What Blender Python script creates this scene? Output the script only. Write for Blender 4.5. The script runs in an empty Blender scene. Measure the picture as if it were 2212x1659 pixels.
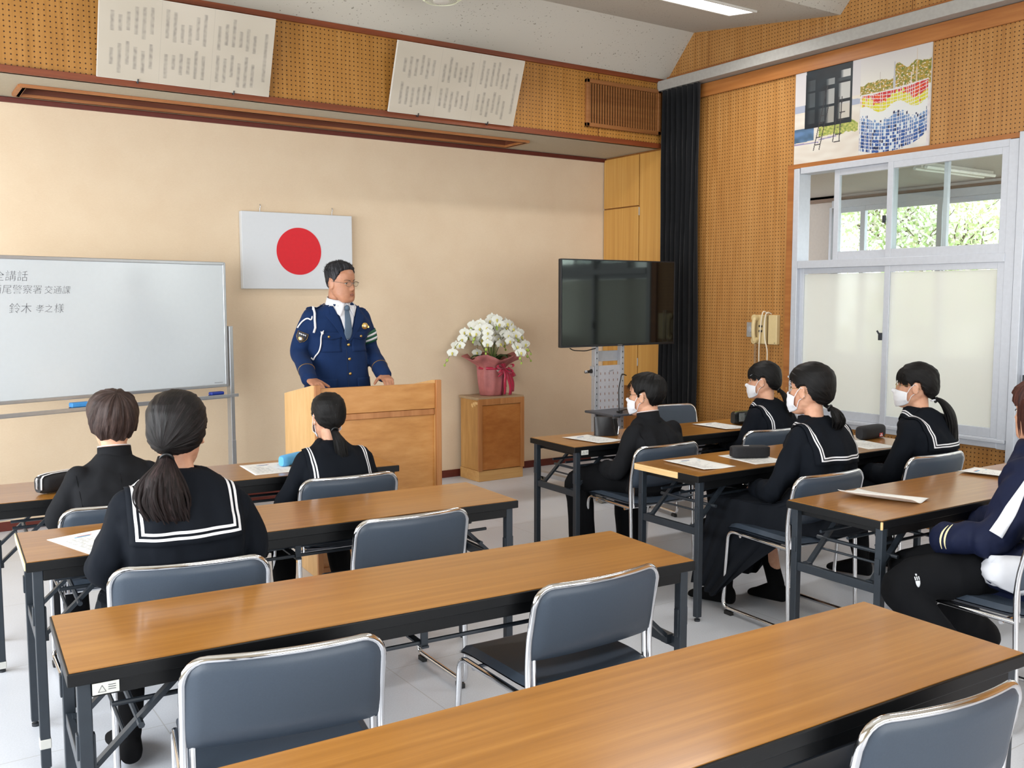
import bpy, math, random
from math import pi, sin, cos, radians as rad
from mathutils import Vector, Matrix, Quaternion, noise
from mathutils.bvhtree import BVHTree

random.seed(7)
scene = bpy.context.scene
COL = scene.collection

# ---------------------------------------------------------------- camera
cam_data = bpy.data.cameras.new('camera')
cam_data.sensor_width = 36.0
cam_data.lens = 2053.17 / 2212 * 36.0
cam_data.clip_start = 0.05
cam = bpy.data.objects.new('camera', cam_data)
COL.objects.link(cam)
cam.location = (0, 0, 1.522)
_yaw, _pitch, _roll = 33.981, 5.161, -0.048
cam.rotation_euler = (Matrix.Rotation(rad(-_yaw), 3, 'Z') @ Matrix.Rotation(rad(90 - _pitch), 3, 'X') @ Matrix.Rotation(rad(_roll), 3, 'Z')).to_euler()
scene.camera = cam

# ---------------------------------------------------------------- view, world, lights
scene.view_settings.view_transform = 'Standard'
scene.view_settings.look = 'None'
scene.view_settings.gamma = 1.0
scene.view_settings.use_curve_mapping = False
scene.view_settings.exposure = 0.0
world = bpy.data.worlds.new('world')
scene.world = world
world.use_nodes = True
wn = world.node_tree.nodes
wn['Background'].inputs[0].default_value = (0.93, 0.97, 1.0, 1)
wn['Background'].inputs[1].default_value = 4.2


def area(name, loc, rot, sx, sy, power, color=(1, 1, 1), spread=180):
    l = bpy.data.lights.new(name, 'AREA')
    l.shape = 'RECTANGLE'
    l.size, l.size_y, l.energy, l.color = sx, sy, power, color
    l.spread = rad(spread)
    o = bpy.data.objects.new(name, l)
    COL.objects.link(o)
    o.location = loc
    o.rotation_euler = rot
    return o


# daylight through the three windows of the left wall and the two of the back wall
for k in range(3):
    area('window_daylight', (-1.86, 0.75 + 2.1 * k, 1.62), (0, rad(-90), 0), 1.75, 1.75, 78, (0.93, 0.97, 1.0))
for k in range(2):
    area('window_daylight', (0.9 + 2.35 * k, -2.92, 1.62), (rad(90), 0, 0), 2.0, 1.7, 54, (0.95, 0.98, 1.0))
# daylight that reaches the corridor from its own windows
area('corridor_daylight', (7.5, -0.2, 1.7), (0, rad(90), 0), 1.3, 3.4, 90, (0.95, 1.0, 0.97))

# the ceiling light in view and two unseen ones added to brighten the floor (their housings are built further down)
SEEN_AND_ADDED_LAMPS = [(4.66, 4.905, 3.562), (1.2, 1.4, 3.83), (4.2, 1.4, 3.83)]
for p_ in SEEN_AND_ADDED_LAMPS:
    area('seen_and_added_tubes', (p_[0], p_[1], p_[2] - .03), (0, 0, 0), 1.2, .2, 20, (1.0, 0.98, 0.95), 150)

# ---------------------------------------------------------------- materials
def lin(c):
    if isinstance(c, str):
        c = tuple(int(c[i:i + 2], 16) / 255 for i in (0, 2, 4))
        c = tuple(x / 12.92 if x <= 0.04045 else ((x + 0.055) / 1.055) ** 2.4 for x in c)
    return (c[0], c[1], c[2], 1.0)


_mats = {}


class NT:
    def __init__(s, name):
        s.m = bpy.data.materials.new(name)
        s.m.use_nodes = True
        s.t = s.m.node_tree
        s.b = s.t.nodes['Principled BSDF']
        s.out = s.t.nodes['Material Output']

    def n(s, typ, **kw):
        nd = s.t.nodes.new(typ)
        for k, v in kw.items():
            if k.startswith('i_'):
                key = k[2:]
                key = int(key) if key.isdigit() else key.replace('_', ' ')
                nd.inputs[key].default_value = v
            else:
                setattr(nd, k, v)
        return nd

    def l(s, a, b):
        s.t.links.new(a, b)

    def coords(s, scale=(1, 1, 1), kind='Object', loc=(0, 0, 0)):
        tc = s.n('ShaderNodeTexCoord')
        mp = s.n('ShaderNodeMapping')
        mp.inputs['Scale'].default_value = scale
        mp.inputs['Location'].default_value = loc
        s.l(tc.outputs[kind], mp.inputs['Vector'])
        return mp.outputs[0]

    def noise(s, vec, scale, detail=3, rough=0.55):
        nd = s.n('ShaderNodeTexNoise')
        nd.inputs['Scale'].default_value = scale
        nd.inputs['Detail'].default_value = detail
        nd.inputs['Roughness'].default_value = rough
        s.l(vec, nd.inputs['Vector'])
        return nd.outputs[0]

    def ramp(s, fac, stops):
        r = s.n('ShaderNodeValToRGB')
        e = r.color_ramp.elements
        while len(e) < len(stops):
            e.new(0.5)
        for el, (p, c) in zip(e, stops):
            el.position = p
            el.color = lin(c)
        s.l(fac, r.inputs[0])
        return r.outputs[0]

    def mix(s, fac, a, b, mode='MIX'):
        m = s.n('ShaderNodeMix', data_type='RGBA', blend_type=mode)
        for sock, v in ((m.inputs[0], fac), (m.inputs[6], a), (m.inputs[7], b)):
            if hasattr(v, 'is_output'):
                s.l(v, sock)
            elif isinstance(v, (int, float)):
                sock.default_value = v
            else:
                sock.default_value = lin(v)
        return m.outputs[2]

    def math(s, op, a, b=0.0):
        m = s.n('ShaderNodeMath', operation=op)
        for sock, v in zip(m.inputs, (a, b)):
            if hasattr(v, 'is_output'):
                s.l(v, sock)
            else:
                sock.default_value = v
        return m.outputs[0]

    def bump(s, h, strength=0.3, dist=0.002):
        b = s.n('ShaderNodeBump')
        b.inputs['Strength'].default_value = strength
        b.inputs['Distance'].default_value = dist
        s.l(h, b.inputs['Height'])
        s.l(b.outputs[0], s.b.inputs['Normal'])

    def set(s, rough=0.5, metal=0.0, spec=0.5, color=None, coat=0, coat_rough=0.1, sheen=0):
        s.b.inputs['Roughness'].default_value = rough
        s.b.inputs['Metallic'].default_value = metal
        s.b.inputs['Specular IOR Level'].default_value = spec
        s.b.inputs['Coat Weight'].default_value = coat
        s.b.inputs['Coat Roughness'].default_value = coat_rough
        s.b.inputs['Sheen Weight'].default_value = sheen
        if color is not None:
            if hasattr(color, 'is_output'):
                s.l(color, s.b.inputs['Base Color'])
            else:
                s.b.inputs['Base Color'].default_value = lin(color)


def plain(name, color, rough=0.5, metal=0.0, spec=0.5, var=0.06, scale=40, bump=0.0, coat=0, coat_rough=.1, sheen=0, bdist=0.001):
    """a procedural material: base colour with a little noise in tone"""
    if name in _mats:
        return _mats[name]
    t = NT(name)
    v = t.coords()
    nz = t.noise(v, scale, 3)
    c = lin(color)
    a = tuple(min(1, x * (1 - var)) for x in c[:3])
    b = tuple(min(1, x * (1 + var)) for x in c[:3])
    col = t.ramp(nz, [(0.3, a), (0.7, b)])
    t.set(rough, metal, spec, col, coat, coat_rough, sheen)
    if bump:
        t.bump(nz, bump, bdist)
    _mats[name] = t.m
    return t.m


def wood(name, dark, mid, light, axis=0, grain=60, rough=0.35, coat=0.0, spec=0.5, stretch=0.05, loc=(0, 0, 0), coat_rough=.12, bump=.05):
    if name in _mats:
        return _mats[name]
    t = NT(name)
    sc = [1.0, 1.0, 1.0]
    sc[axis] = stretch
    v = t.coords(tuple(sc), loc=loc)
    n1 = t.noise(v, grain, 4, 0.6)
    n2 = t.noise(v, grain * 0.14, 2, 0.5)
    f = t.math('ADD', t.math('MULTIPLY', n1, 0.55), t.math('MULTIPLY', n2, 0.45))
    col = t.ramp(f, [(0.36, dark), (0.5, mid), (0.64, light)])
    t.set(rough, 0, spec, col, coat, coat_rough)
    if bump:
        t.bump(n1, bump, 0.0004)
    _mats[name] = t.m
    return t.m


def pegboard(name, ax, pitch, base, dark, light, seam=0.91, off=0.0, hole=0.15):
    """perforated plywood: ax is the horizontal axis (0 = x, 1 = y), holes run over ax and z"""
    t = NT(name)
    tc = t.n('ShaderNodeTexCoord')
    sep = t.n('ShaderNodeSeparateXYZ')
    t.l(tc.outputs['Object'], sep.inputs[0])
    h = t.math('SUBTRACT', t.math('FRACT', t.math('DIVIDE', sep.outputs[ax], pitch)), 0.5)
    z = t.math('SUBTRACT', t.math('FRACT', t.math('DIVIDE', sep.outputs[2], pitch)), 0.5)
    r2 = t.math('ADD', t.math('MULTIPLY', h, h), t.math('MULTIPLY', z, z))
    holef = t.math('LESS_THAN', r2, hole * hole)
    # no holes on the two rows next to a seam
    sf = t.math('FRACT', t.math('DIVIDE', t.math('ADD', sep.outputs[ax], off), seam))
    seamf = t.math('LESS_THAN', sf, 0.006)
    sc = [6.0, 6.0, 0.35]
    v = t.coords(tuple(sc))
    n1 = t.noise(v, 4, 3)
    n2 = t.noise(t.coords((40, 40, 1.2)), 3, 3)
    f = t.math('ADD', t.math('MULTIPLY', n1, 0.6), t.math('MULTIPLY', n2, 0.4))
    col = t.ramp(f, [(0.35, dark), (0.5, base), (0.65, light)])
    col = t.mix(seamf, col, '6a3d14')
    col = t.mix(holef, col, '3a1c08')
    t.set(0.42, 0, 0.4, col)
    t.bump(t.math('MULTIPLY', t.math('MAXIMUM', holef, seamf), -1.0), 0.5, 0.003)
    _mats[name] = t.m
    return t.m


def vcol(name, rough=0.45, spec=0.4):
    if name in _mats:
        return _mats[name]
    t = NT(name)
    a = t.n('ShaderNodeVertexColor', layer_name='print')
    t.set(rough, 0, spec, a.outputs[0])
    _mats[name] = t.m
    return t.m


def glass(name, tint=(0.93, 0.96, 0.95), extra=0.0):
    if name in _mats:
        return _mats[name]
    t = NT(name)
    fr = t.n('ShaderNodeFresnel', i_IOR=1.5)
    geo = t.n('ShaderNodeNewGeometry')
    fac = t.math('MULTIPLY', t.math('ADD', fr.outputs[0], extra), t.math('SUBTRACT', 1.0, geo.outputs['Backfacing']))
    tr = t.n('ShaderNodeBsdfTransparent')
    tr.inputs[0].default_value = lin(tint)
    gl = t.n('ShaderNodeBsdfGlossy')
    gl.inputs['Roughness'].default_value = 0.02
    mx = t.n('ShaderNodeMixShader')
    t.l(fac, mx.inputs[0])
    t.l(tr.outputs[0], mx.inputs[1])
    t.l(gl.outputs[0], mx.inputs[2])
    t.l(mx.outputs[0], t.out.inputs[0])
    _mats[name] = t.m
    return t.m


def emit(name, color, strength):
    t = NT(name)
    t.set(0.5, color=color)
    t.b.inputs['Emission Color'].default_value = lin(color)
    t.b.inputs['Emission Strength'].default_value = strength
    return t.m


# ---------------------------------------------------------------- mesh builder
def ring(c, a, b, n=24, e=2.0, ux=Vector((1, 0, 0)), uy=Vector((0, 1, 0)), off=0.0):
    """superellipse ring about c"""
    c = Vector(c)
    out = []
    for i in range(n):
        t = 2 * pi * i / n + off
        cx, sx = cos(t), sin(t)
        x = a * math.copysign(abs(cx) ** (2 / e), cx)
        y = b * math.copysign(abs(sx) ** (2 / e), sx)
        out.append(c + ux * x + uy * y)
    return out


class MB:
    def __init__(s):
        s.v, s.f, s.mi, s.uv = [], [], [], {}
        s.cur = 0
        s.xf = None

    def add(s, vs, fs):
        o = len(s.v)
        if s.xf is not None:
            vs = [s.xf @ Vector(v) for v in vs]
        s.v += [tuple(v) for v in vs]
        s.f += [tuple(i + o for i in f) for f in fs]
        s.mi += [s.cur] * len(fs)
        return o

    def box(s, c, d, rot=None, taper=None):
        hx, hy, hz = d[0] / 2, d[1] / 2, d[2] / 2
        vs = []
        for sz in (-1, 1):
            k = 1 if (taper is None or sz < 0) else taper
            for sx, sy in ((-1, -1), (1, -1), (1, 1), (-1, 1)):
                vs.append(Vector((sx * hx * k, sy * hy * k, sz * hz)))
        if rot is not None:
            vs = [rot @ v for v in vs]
        c = Vector(c)
        s.add([v + c for v in vs], [(0, 3, 2, 1), (4, 5, 6, 7), (0, 1, 5, 4), (1, 2, 6, 5), (2, 3, 7, 6), (3, 0, 4, 7)])
        return s

    def beam(s, a, b, w, h, up=(0, 0, 1)):
        """a box bar from a to b, w wide, h high"""
        a, b = Vector(a), Vector(b)
        d = (b - a).normalized()
        up = Vector(up)
        x = d.cross(up)
        if x.length < 1e-5:
            x = d.cross(Vector((0, 1, 0)))
        x.normalize()
        u = x.cross(d).normalized()
        vs = []
        for p in (a, b):
            for sx, sy in ((-1, -1), (1, -1), (1, 1), (-1, 1)):
                vs.append(p + x * sx * w / 2 + u * sy * h / 2)
        s.add(vs, [(0, 1, 2, 3), (7, 6, 5, 4), (0, 4, 5, 1), (1, 5, 6, 2), (2, 6, 7, 3), (3, 7, 4, 0)])
        return s

    def loft(s, rings, caps=True, close=False, flip=False):
        n = len(rings[0])
        vs = [p for r in rings for p in r]
        fs = []
        m = len(rings)
        for i in range(m if close else m - 1):
            j = (i + 1) % m
            for k in range(n):
                l = (k + 1) % n
                q = (i * n + k, i * n + l, j * n + l, j * n + k)
                fs.append(q if not flip else q[::-1])
        if caps and not close:
            a = tuple(range(n))[::-1]
            b = tuple(range((m - 1) * n, m * n))
            fs += [a, b] if not flip else [a[::-1], b[::-1]]
        return s.add(vs, fs)

    def tube(s, pts, r, n=10, caps=True, closed=False, flat=None, up=None):
        pts = [Vector(p) for p in pts]
        m = len(pts)
        rs = r if isinstance(r, (list, tuple)) else [r] * m
        rings = []
        prev = None
        for i, p in enumerate(pts):
            if closed:
                t = pts[(i + 1) % m] - pts[i - 1]
            else:
                t = pts[min(i + 1, m - 1)] - pts[max(i - 1, 0)]
            t.normalize()
            if prev is None:
                u = Vector(up) if up is not None else (Vector((0, 0, 1)) if abs(t.z) < 0.9 else Vector((1, 0, 0)))
                x = t.cross(u).normalized()
            else:
                x = prev - t * prev.dot(t)
                if x.length < 1e-6:
                    x = t.orthogonal()
                x.normalize()
            prev = x
            y = x.cross(t).normalized()
            k = 1.0 if flat is None else flat
            rings.append([p + x * rs[i] * cos(2 * pi * j / n) + y * rs[i] * k * sin(2 * pi * j / n) for j in range(n)])
        s.loft(rings, caps and not closed, closed, flip=True)
        return s

    def ell(s, c, r, nu=20, nv=12, rot=None):
        c = Vector(c)
        rings = []
        for i in range(1, nv):
            ph = pi * i / nv
            rr = []
            for j in range(nu):
                th = 2 * pi * j / nu
                p = Vector((r[0] * sin(ph) * cos(th), r[1] * sin(ph) * sin(th), -r[2] * cos(ph)))
                rr.append(p)
            rings.append(rr)
        vs = [Vector((0, 0, -r[2]))] + [p for q in rings for p in q] + [Vector((0, 0, r[2]))]
        fs = []
        for j in range(nu):
            fs.append((0, 1 + (j + 1) % nu, 1 + j))
        for i in range(nv - 2):
            for j in range(nu):
                a = 1 + i * nu
                fs.append((a + j, a + (j + 1) % nu, a + nu + (j + 1) % nu, a + nu + j))
        a = 1 + (nv - 2) * nu
        for j in range(nu):
            fs.append((a + j, a + (j + 1) % nu, len(vs) - 1))
        if rot is not None:
            vs = [rot @ v for v in vs]
        s.add([v + c for v in vs], fs)
        return s

    def lathe(s, prof, n=32, c=(0, 0, 0), caps=True):
        c = Vector(c)
        s.loft([[c + Vector((r * cos(2 * pi * j / n), r * sin(2 * pi * j / n), z)) for j in range(n)] for r, z in prof], caps)
        return s

    def prism(s, poly, a0, a1, axis=2):
        """poly of 2-D points extruded along axis from a0 to a1"""
        def P(u, v, w):
            return (w, u, v) if axis == 0 else ((u, w, v) if axis == 1 else (u, v, w))
        n = len(poly)
        vs = [P(u, v, a0) for u, v in poly] + [P(u, v, a1) for u, v in poly]
        fs = [tuple(range(n))[::-1], tuple(range(n, 2 * n))]
        fs += [(i, (i + 1) % n, n + (i + 1) % n, n + i) for i in range(n)]
        s.add(vs, fs)
        return s

    def grid(s, pts, closed_u=False):
        """pts[i][j] grid of points as an open sheet"""
        m, n = len(pts), len(pts[0])
        vs = [p for r in pts for p in r]
        fs = []
        for i in range(m - 1):
            for j in range(n if closed_u else n - 1):
                k = (j + 1) % n
                fs.append((i * n + j, i * n + k, (i + 1) * n + k, (i + 1) * n + j))
        s.add(vs, fs)
        return s

    def build(s, name, mats, parent=None, smooth=True, bevel=0, solid=0, recalc=True, seg=2, solid_off=-1, subsurf=0):
        me = bpy.data.meshes.new(name)
        me.from_pydata(s.v, [], s.f)
        if not isinstance(mats, (list, tuple)):
            mats = [mats]
        for m in mats:
            me.materials.append(m)
        me.polygons.foreach_set('material_index', s.mi)
        if recalc:
            import bmesh
            bm = bmesh.new()
            bm.from_mesh(me)
            bmesh.ops.recalc_face_normals(bm, faces=bm.faces)
            bm.to_mesh(me)
            bm.free()
        if smooth:
            me.polygons.foreach_set('use_smooth', [True] * len(me.polygons))
            me.set_sharp_from_angle(angle=rad(38))
        me.update()
        o = bpy.data.objects.new(name, me)
        COL.objects.link(o)
        if parent is not None:
            o.parent = parent
        if subsurf:
            md = o.modifiers.new('sub', 'SUBSURF')
            md.levels = md.render_levels = subsurf
        if solid:
            md = o.modifiers.new('solid', 'SOLIDIFY')
            md.thickness = solid
            md.offset = solid_off
        if bevel:
            md = o.modifiers.new('bevel', 'BEVEL')
            md.width = bevel
            md.segments = seg
            md.limit_method = 'ANGLE'
            md.angle_limit = rad(40)
            md.harden_normals = True
        return o


def tag(o, label=None, cat=None, group=None, kind=None):
    if label:
        assert 4 <= len(label.split()) <= 16, label
        o['label'] = label
    if cat:
        o['category'] = cat
    if group:
        o['group'] = group
    if kind:
        o['kind'] = kind
    return o


def empty(name, loc=(0, 0, 0), rz=0.0, **kw):
    o = bpy.data.objects.new(name, None)
    o.empty_display_size = 0.1
    COL.objects.link(o)
    o.location = loc
    o.rotation_euler = (0, 0, rz)
    tag(o, **kw)
    return o


def copy_tree(o, parent=None):
    c = o.copy()
    COL.objects.link(c)
    c.parent = parent
    for ch in list(o.children):
        copy_tree(ch, c)
    return c


def struct(o):
    o['kind'] = 'structure'
    return o


def arc(c, r, a0, a1, n, plane='xy', w=0.0):
    out = []
    for i in range(n + 1):
        a = a0 + (a1 - a0) * i / n
        u, v = c[0] + r * cos(a), c[1] + r * sin(a)
        out.append((u, v, w) if plane == 'xy' else ((u, w, v) if plane == 'xz' else (w, u, v)))
    return out


def rounded(pts, rad_, n=5):
    """3-D polyline with its inner corners rounded"""
    pts = [Vector(p) for p in pts]
    out = [pts[0]]
    for i in range(1, len(pts) - 1):
        p0, p, p1 = pts[i - 1], pts[i], pts[i + 1]
        r_ = rad_ if not isinstance(rad_, (list, tuple)) else rad_[i - 1]
        d0, d1 = (p0 - p), (p1 - p)
        a, b = p + d0.normalized() * min(r_, d0.length * .49), p + d1.normalized() * min(r_, d1.length * .49)
        for k in range(n + 1):
            t = k / n
            out.append(a * (1 - t) ** 2 + p * 2 * t * (1 - t) + b * t * t)
    out.append(pts[-1])
    return out
# ================================================================ the setting
XL, XR, YF, YB = -1.9, 5.727, 6.95, -3.0
FAS = 6.14            # plane of the perforated fascia over the alcove
m_wallpaper = NT('beige_wallpaper')
_v = m_wallpaper.coords((1, 1, 1))
_n = m_wallpaper.noise(_v, 5, 2)
_f = m_wallpaper.noise(m_wallpaper.coords((30, 30, 400)), 3, 2)
m_wallpaper.set(0.8, 0, 0.2, m_wallpaper.mix(0.35, m_wallpaper.ramp(_n, [(0.3, 'dcc6aa'), (0.7, 'e1cdb2')]), m_wallpaper.ramp(_f, [(0.3, 'd2ba9c'), (0.7, 'e6d3ba')])))
m_wallpaper.bump(_f, 0.1, 0.001)
M_WALL = m_wallpaper.m
M_PEG_X = pegboard('perforated_board_front', 0, 0.030, 'a57334', '98682a', 'b07f40', 1.8, off=0.42)
M_PEG_Y = pegboard('perforated_board_side', 1, 0.0268, 'a4743d', '976732', 'ae8049', 0.91, off=0.72)
M_TRIM = wood('dark_trim', '6b3218', '7a3b1e', '8a4826', 0, 40, 0.4)
M_TRIMY = wood('side_trim', '8a5226', '9a602e', 'a86d38', 1, 40, 0.4)
M_RED = plain('dark_red_trim', '5e241a', 0.45, var=.1)
M_VENEER = wood('golden_veneer', 'b98540', 'c7954c', 'd2a55e', 2, 30, 0.35, stretch=0.02, coat=.15)
M_VENEER2 = wood('brown_veneer', '7a4a1c', '8a5724', '95602c', 2, 30, 0.4, stretch=0.02)
M_WHITE = plain('white_paint', 'd6d3cb', 0.6, var=.03)
M_ALU = plain('aluminium', 'b9bcc0', 0.32, 0.75, var=.03)
M_ALUW = plain('pale_aluminium', 'bfc3cb', 0.4, 0.25, var=.03)
M_CHROME = plain('chrome', 'e2e2e4', 0.1, 1.0, var=.02)
M_BLACK = plain('black_plastic', '17181a', 0.4, var=.1)
M_DARK = plain('dark_metal', '2c2f34', 0.4, 0.2, var=.08)

# floor: pale grey vinyl tiles, slightly glossy
t = NT('grey_floor_vinyl')
v = t.coords((1, 1, 1), loc=(0.1, 0.18, 0))
br = t.n('ShaderNodeTexBrick', offset=0.0, i_Scale=1.0)
br.inputs['Mortar Size'].default_value = 0.002
br.inputs['Brick Width'].default_value = 0.9
br.inputs['Row Height'].default_value = 0.9
br.inputs['Mortar Smooth'].default_value = 0.2
t.l(v, br.inputs['Vector'])
n1 = t.noise(t.coords(), 1.3, 3)
n2 = t.noise(t.coords(), 160, 2)
c0 = t.mix(0.3, t.ramp(n1, [(0.3, 'c6cad2'), (0.7, 'cfd3db')]), t.ramp(n2, [(0.35, 'bfc3cb'), (0.65, 'd8dce4')]))
t.set(0.33, 0, 0.5, t.mix(br.outputs['Fac'], c0, 'b2b3b5'))
t.bump(n2, 0.05, 0.0005)
M_FLOOR = t.m
# ceiling: rock-wool board with small fissures
t = NT('fissured_ceiling_board')
v = t.coords((1, 1, 1))
vo = t.n('ShaderNodeTexNoise', i_Scale=60.0, i_Detail=4.0)
t.l(t.coords((1, 1.8, 1)), vo.inputs['Vector'])
msk = t.noise(v, 3.0, 1)
f = t.math('GREATER_THAN', t.math('MULTIPLY', vo.outputs[0], t.math('ADD', t.math('MULTIPLY', msk, 0.25), 0.87)), 0.67)
t.set(0.85, 0, 0.2, t.mix(f, 'bdb8ad', '7d776b'))
t.bump(t.math('MULTIPLY', f, -1), 0.3, 0.002)
M_CEIL = t.m
M_SOFFIT = plain('soffit_board', 'b3aa97', 0.8, var=.05, scale=90)


def slab(name, x0, x1, y0, y1, z0, z1, mat, bevel=0, parent=None, structure=True):
    b = MB().box(((x0 + x1) / 2, (y0 + y1) / 2, (z0 + z1) / 2), (x1 - x0, y1 - y0, z1 - z0)).build(name, mat, parent, bevel=bevel, smooth=False)
    return struct(b) if structure else b


slab('floor', XL - .2, XR + .0, YB - .1, YF + .1, -0.1, 0.0, M_FLOOR)
slab('wall_front', XL - .2, XR + .12, YF, YF + .12, 0, 4.0, M_WALL)
slab('baseboard_front', XL, XR, YF - .012, YF, 0, .062, M_RED, .002)
slab('trim_1', XL, XR, YF - .02, YF, 2.77, 2.802, M_RED, .002)

# left wall with three window openings (daylight side)
b = MB()
b.box((XL - .07, (YF + YB) / 2, .39), (.14, YF - YB, .78))
b.box((XL - .07, (YF + YB) / 2, 3.3), (.14, YF - YB, 1.5))
ys = [YB, -.15] + sum([[1.65 + 2.1 * k, 1.95 + 2.1 * k] for k in range(2)], []) + [5.85, YF]
for k in range(0, len(ys), 2):
    b.box((XL - .07, (ys[k] + ys[k + 1]) / 2, 1.665), (.14, ys[k + 1] - ys[k], 1.77))
struct(b.build('wall_left', plain('cream_paint', 'cfc4ae', .7, var=.03), smooth=False))
# back wall with two window openings
b = MB()
b.box(((XL + XR) / 2, YB - .07, .37), (XR - XL, .14, .74))
b.box(((XL + XR) / 2, YB - .07, 3.3), (XR - XL, .14, 1.6))
for x0, x1 in ((XL, -.15), (1.95, 2.2), (4.3, XR)):
    b.box(((x0 + x1) / 2, YB - .07, 1.62), (x1 - x0, .14, 1.77))
struct(b.build('wall_back', plain('cream_paint', 'cfc4ae', .7), smooth=False))
for k, (c, along) in enumerate([((XL - .03, .75 + 2.1 * q, 1.64), 1) for q in range(3)] + [((.9 + 2.35 * q, YB - .03, 1.64), 0) for q in range(2)]):
    e = struct(empty('window_%d' % (k + 4), c))
    b = MB()
    d = lambda u, v, su, sv, th=.05: b.box((0, u, v) if along else (u, 0, v), (th, su, sv) if along else (su, th, sv))
    for u in (-.9 - (0 if along else .15), 0, .9 + (0 if along else .15)):
        d(u, 0, .05, 1.72)
    for v_ in (-.86, .86):
        d(0, v_, 1.85 + (0 if along else .3), .05)
    b.build('window_frame', M_ALUW, e, smooth=False)

# perforated fascia and soffit of the alcove, with a framed slot for the screen
slab('wall_fascia', XL, XR, FAS, FAS + .1, 2.805, 3.36, M_PEG_X)
slab('trim_2', XL, XR, FAS - .015, FAS + .005, 2.79, 2.83, M_TRIM, .002)
slab('trim_3', XL, XR, FAS - .02, FAS + .005, 3.33, 3.365, M_TRIM, .002)
SZ = 2.805
b = MB()
b.box(((XL + XR) / 2, (FAS + 6.50) / 2, SZ + .02), (XR - XL, 6.50 - FAS, .04))
b.box(((XL + XR) / 2, (6.80 + YF) / 2, SZ + .02), (XR - XL, YF - 6.80, .04))
b.box(((XL + .84) / 2, 6.65, SZ + .02), (.84 - XL, .30, .04))
b.box(((4.52 + XR) / 2, 6.65, SZ + .02), (XR - 4.52, .30, .04))
struct(b.build('ceiling_alcove', M_SOFFIT, smooth=False))
e = struct(empty('trim_4', (2.68, 6.65, SZ)))
b = MB()
L2 = 1.84
for yy in (-.15, .15):
    b.box((0, yy, .055), (2 * L2, .018, .15))
for xx in (-L2, L2):
    b.box((xx, 0, .055), (.018, .30, .15))
b.box((0, 0, .135), (2 * L2, .30, .01))
b.build('slot_lining', wood('slot_wood', '5c2e1c', '6a3824', '77432c', 0, 40, .5), e, smooth=False)
b = MB()
for yy in (-.155, .155):
    b.box((0, yy, -.01), (2 * L2 + .05, .03, .02))
for xx in (-L2 - .01, L2 + .01):
    b.box((xx, 0, -.01), (.045, .30, .02))
b.build('slot_frame', wood('slot_frame_wood', '93592e', 'a3683a', 'b07646', 0, 40, .45), e, bevel=.002)

# folded ceiling
prof = [(FAS + .1, 3.355), (FAS, 3.355), (5.82, 3.69), (4.39, 3.49), (4.07, 3.83), (YB - .1, 3.83)]
b = MB()
n = len(prof)
vs = [(x, y, z + dz) for x in (XL - .1, XR) for dz in (0, .08) for (y, z) in prof]
fs = []
for k in range(n - 1):
    fs.append((k, k + 1, 2 * n + k + 1, 2 * n + k))
    fs.append((n + k, 3 * n + k, 3 * n + k + 1, n + k + 1))
fs += [(0, 2 * n, 3 * n, n), (n - 1, 2 * n - 1, 4 * n - 1, 3 * n - 1)]
b.add(vs, fs)
struct(b.build('ceiling', M_CEIL, smooth=False))

# right wall: perforated board with the corridor window and a sliding door
W0, W1 = 3.075, 4.735       # window opening along y
b = MB()
T = .10


def rw(y0, y1, z0, z1, x0=XR):
    b.box((x0 + T / 2, (y0 + y1) / 2, (z0 + z1) / 2), (T, y1 - y0, z1 - z0))


rw(W1, 6.15, 0, 4.0)
rw(W0, W1, 0, .60)
rw(W0, W1, 2.50, 4.0)
rw(1.25, W0, 2.50, 4.0)
rw(YB, 1.25, 0, 4.0)
struct(b.build('wall_right', M_PEG_Y, smooth=False))
# alcove side: veneered cupboard fronts flush with the wall
slab('wall_alcove', XR, XR + .1, 6.15, YF, 0, 2.84, M_VENEER2)
e = tag(empty('wall_cupboard', (XR - .001, 6.55, 0)), 'tall golden veneer cupboard fronts built into the alcove side wall', 'cupboard')
g = .004
for (y0, y1, z0, z1, nm) in ((6.455, 6.94, .725, 2.335, 'door'), (6.455, 6.94, 2.342, 2.79, 'door'), (6.15, 6.445, .05, 2.79, 'door')):
    d_ = MB().box((-.009, (y0 + y1) / 2 - 6.55, (z0 + z1) / 2), (.018, y1 - y0 - g, z1 - z0 - g)).build(nm, M_VENEER, e, bevel=.0015)
    if y0 < 6.2:
        for zz in (.95, 1.55, 2.29):
            MB().tube([(-.021, .45 - .56 + .006 - .002, zz - .035), (-.021, -.106, zz + .035)], .005, 8).build('hinge', M_ALU, d_)
slab('trim_5', XR - .02, XR + .002, 6.135, 6.152, 0, 2.80, M_TRIMY, .002)
slab('trim_6', XR - .022, XR, 1.2, 6.13, 3.15, 3.255, M_TRIMY, .003)
slab('trim_7', XR - .02, XR + .002, 4.735, 4.80, 0, 2.50, M_TRIMY, .003)
slab('trim_8', XR - .022, XR + .002, 1.2, 4.80, 2.468, 2.50, M_TRIMY, .003)
slab('trim_9', XR - .018, XR, 1.2, 6.13, 3.34, 3.385, M_TRIMY, .003)
# curtain rail box
e = tag(empty('curtain_rail', (XR - .06, 3.7, 3.30)), 'long pale grey curtain rail running along the right wall', 'curtain rail')
MB().box((0, 0, 0), (.11, 4.86, .082)).build('rail_box', plain('grey_rail', '9d9a94', .5), e, bevel=.004)

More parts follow.
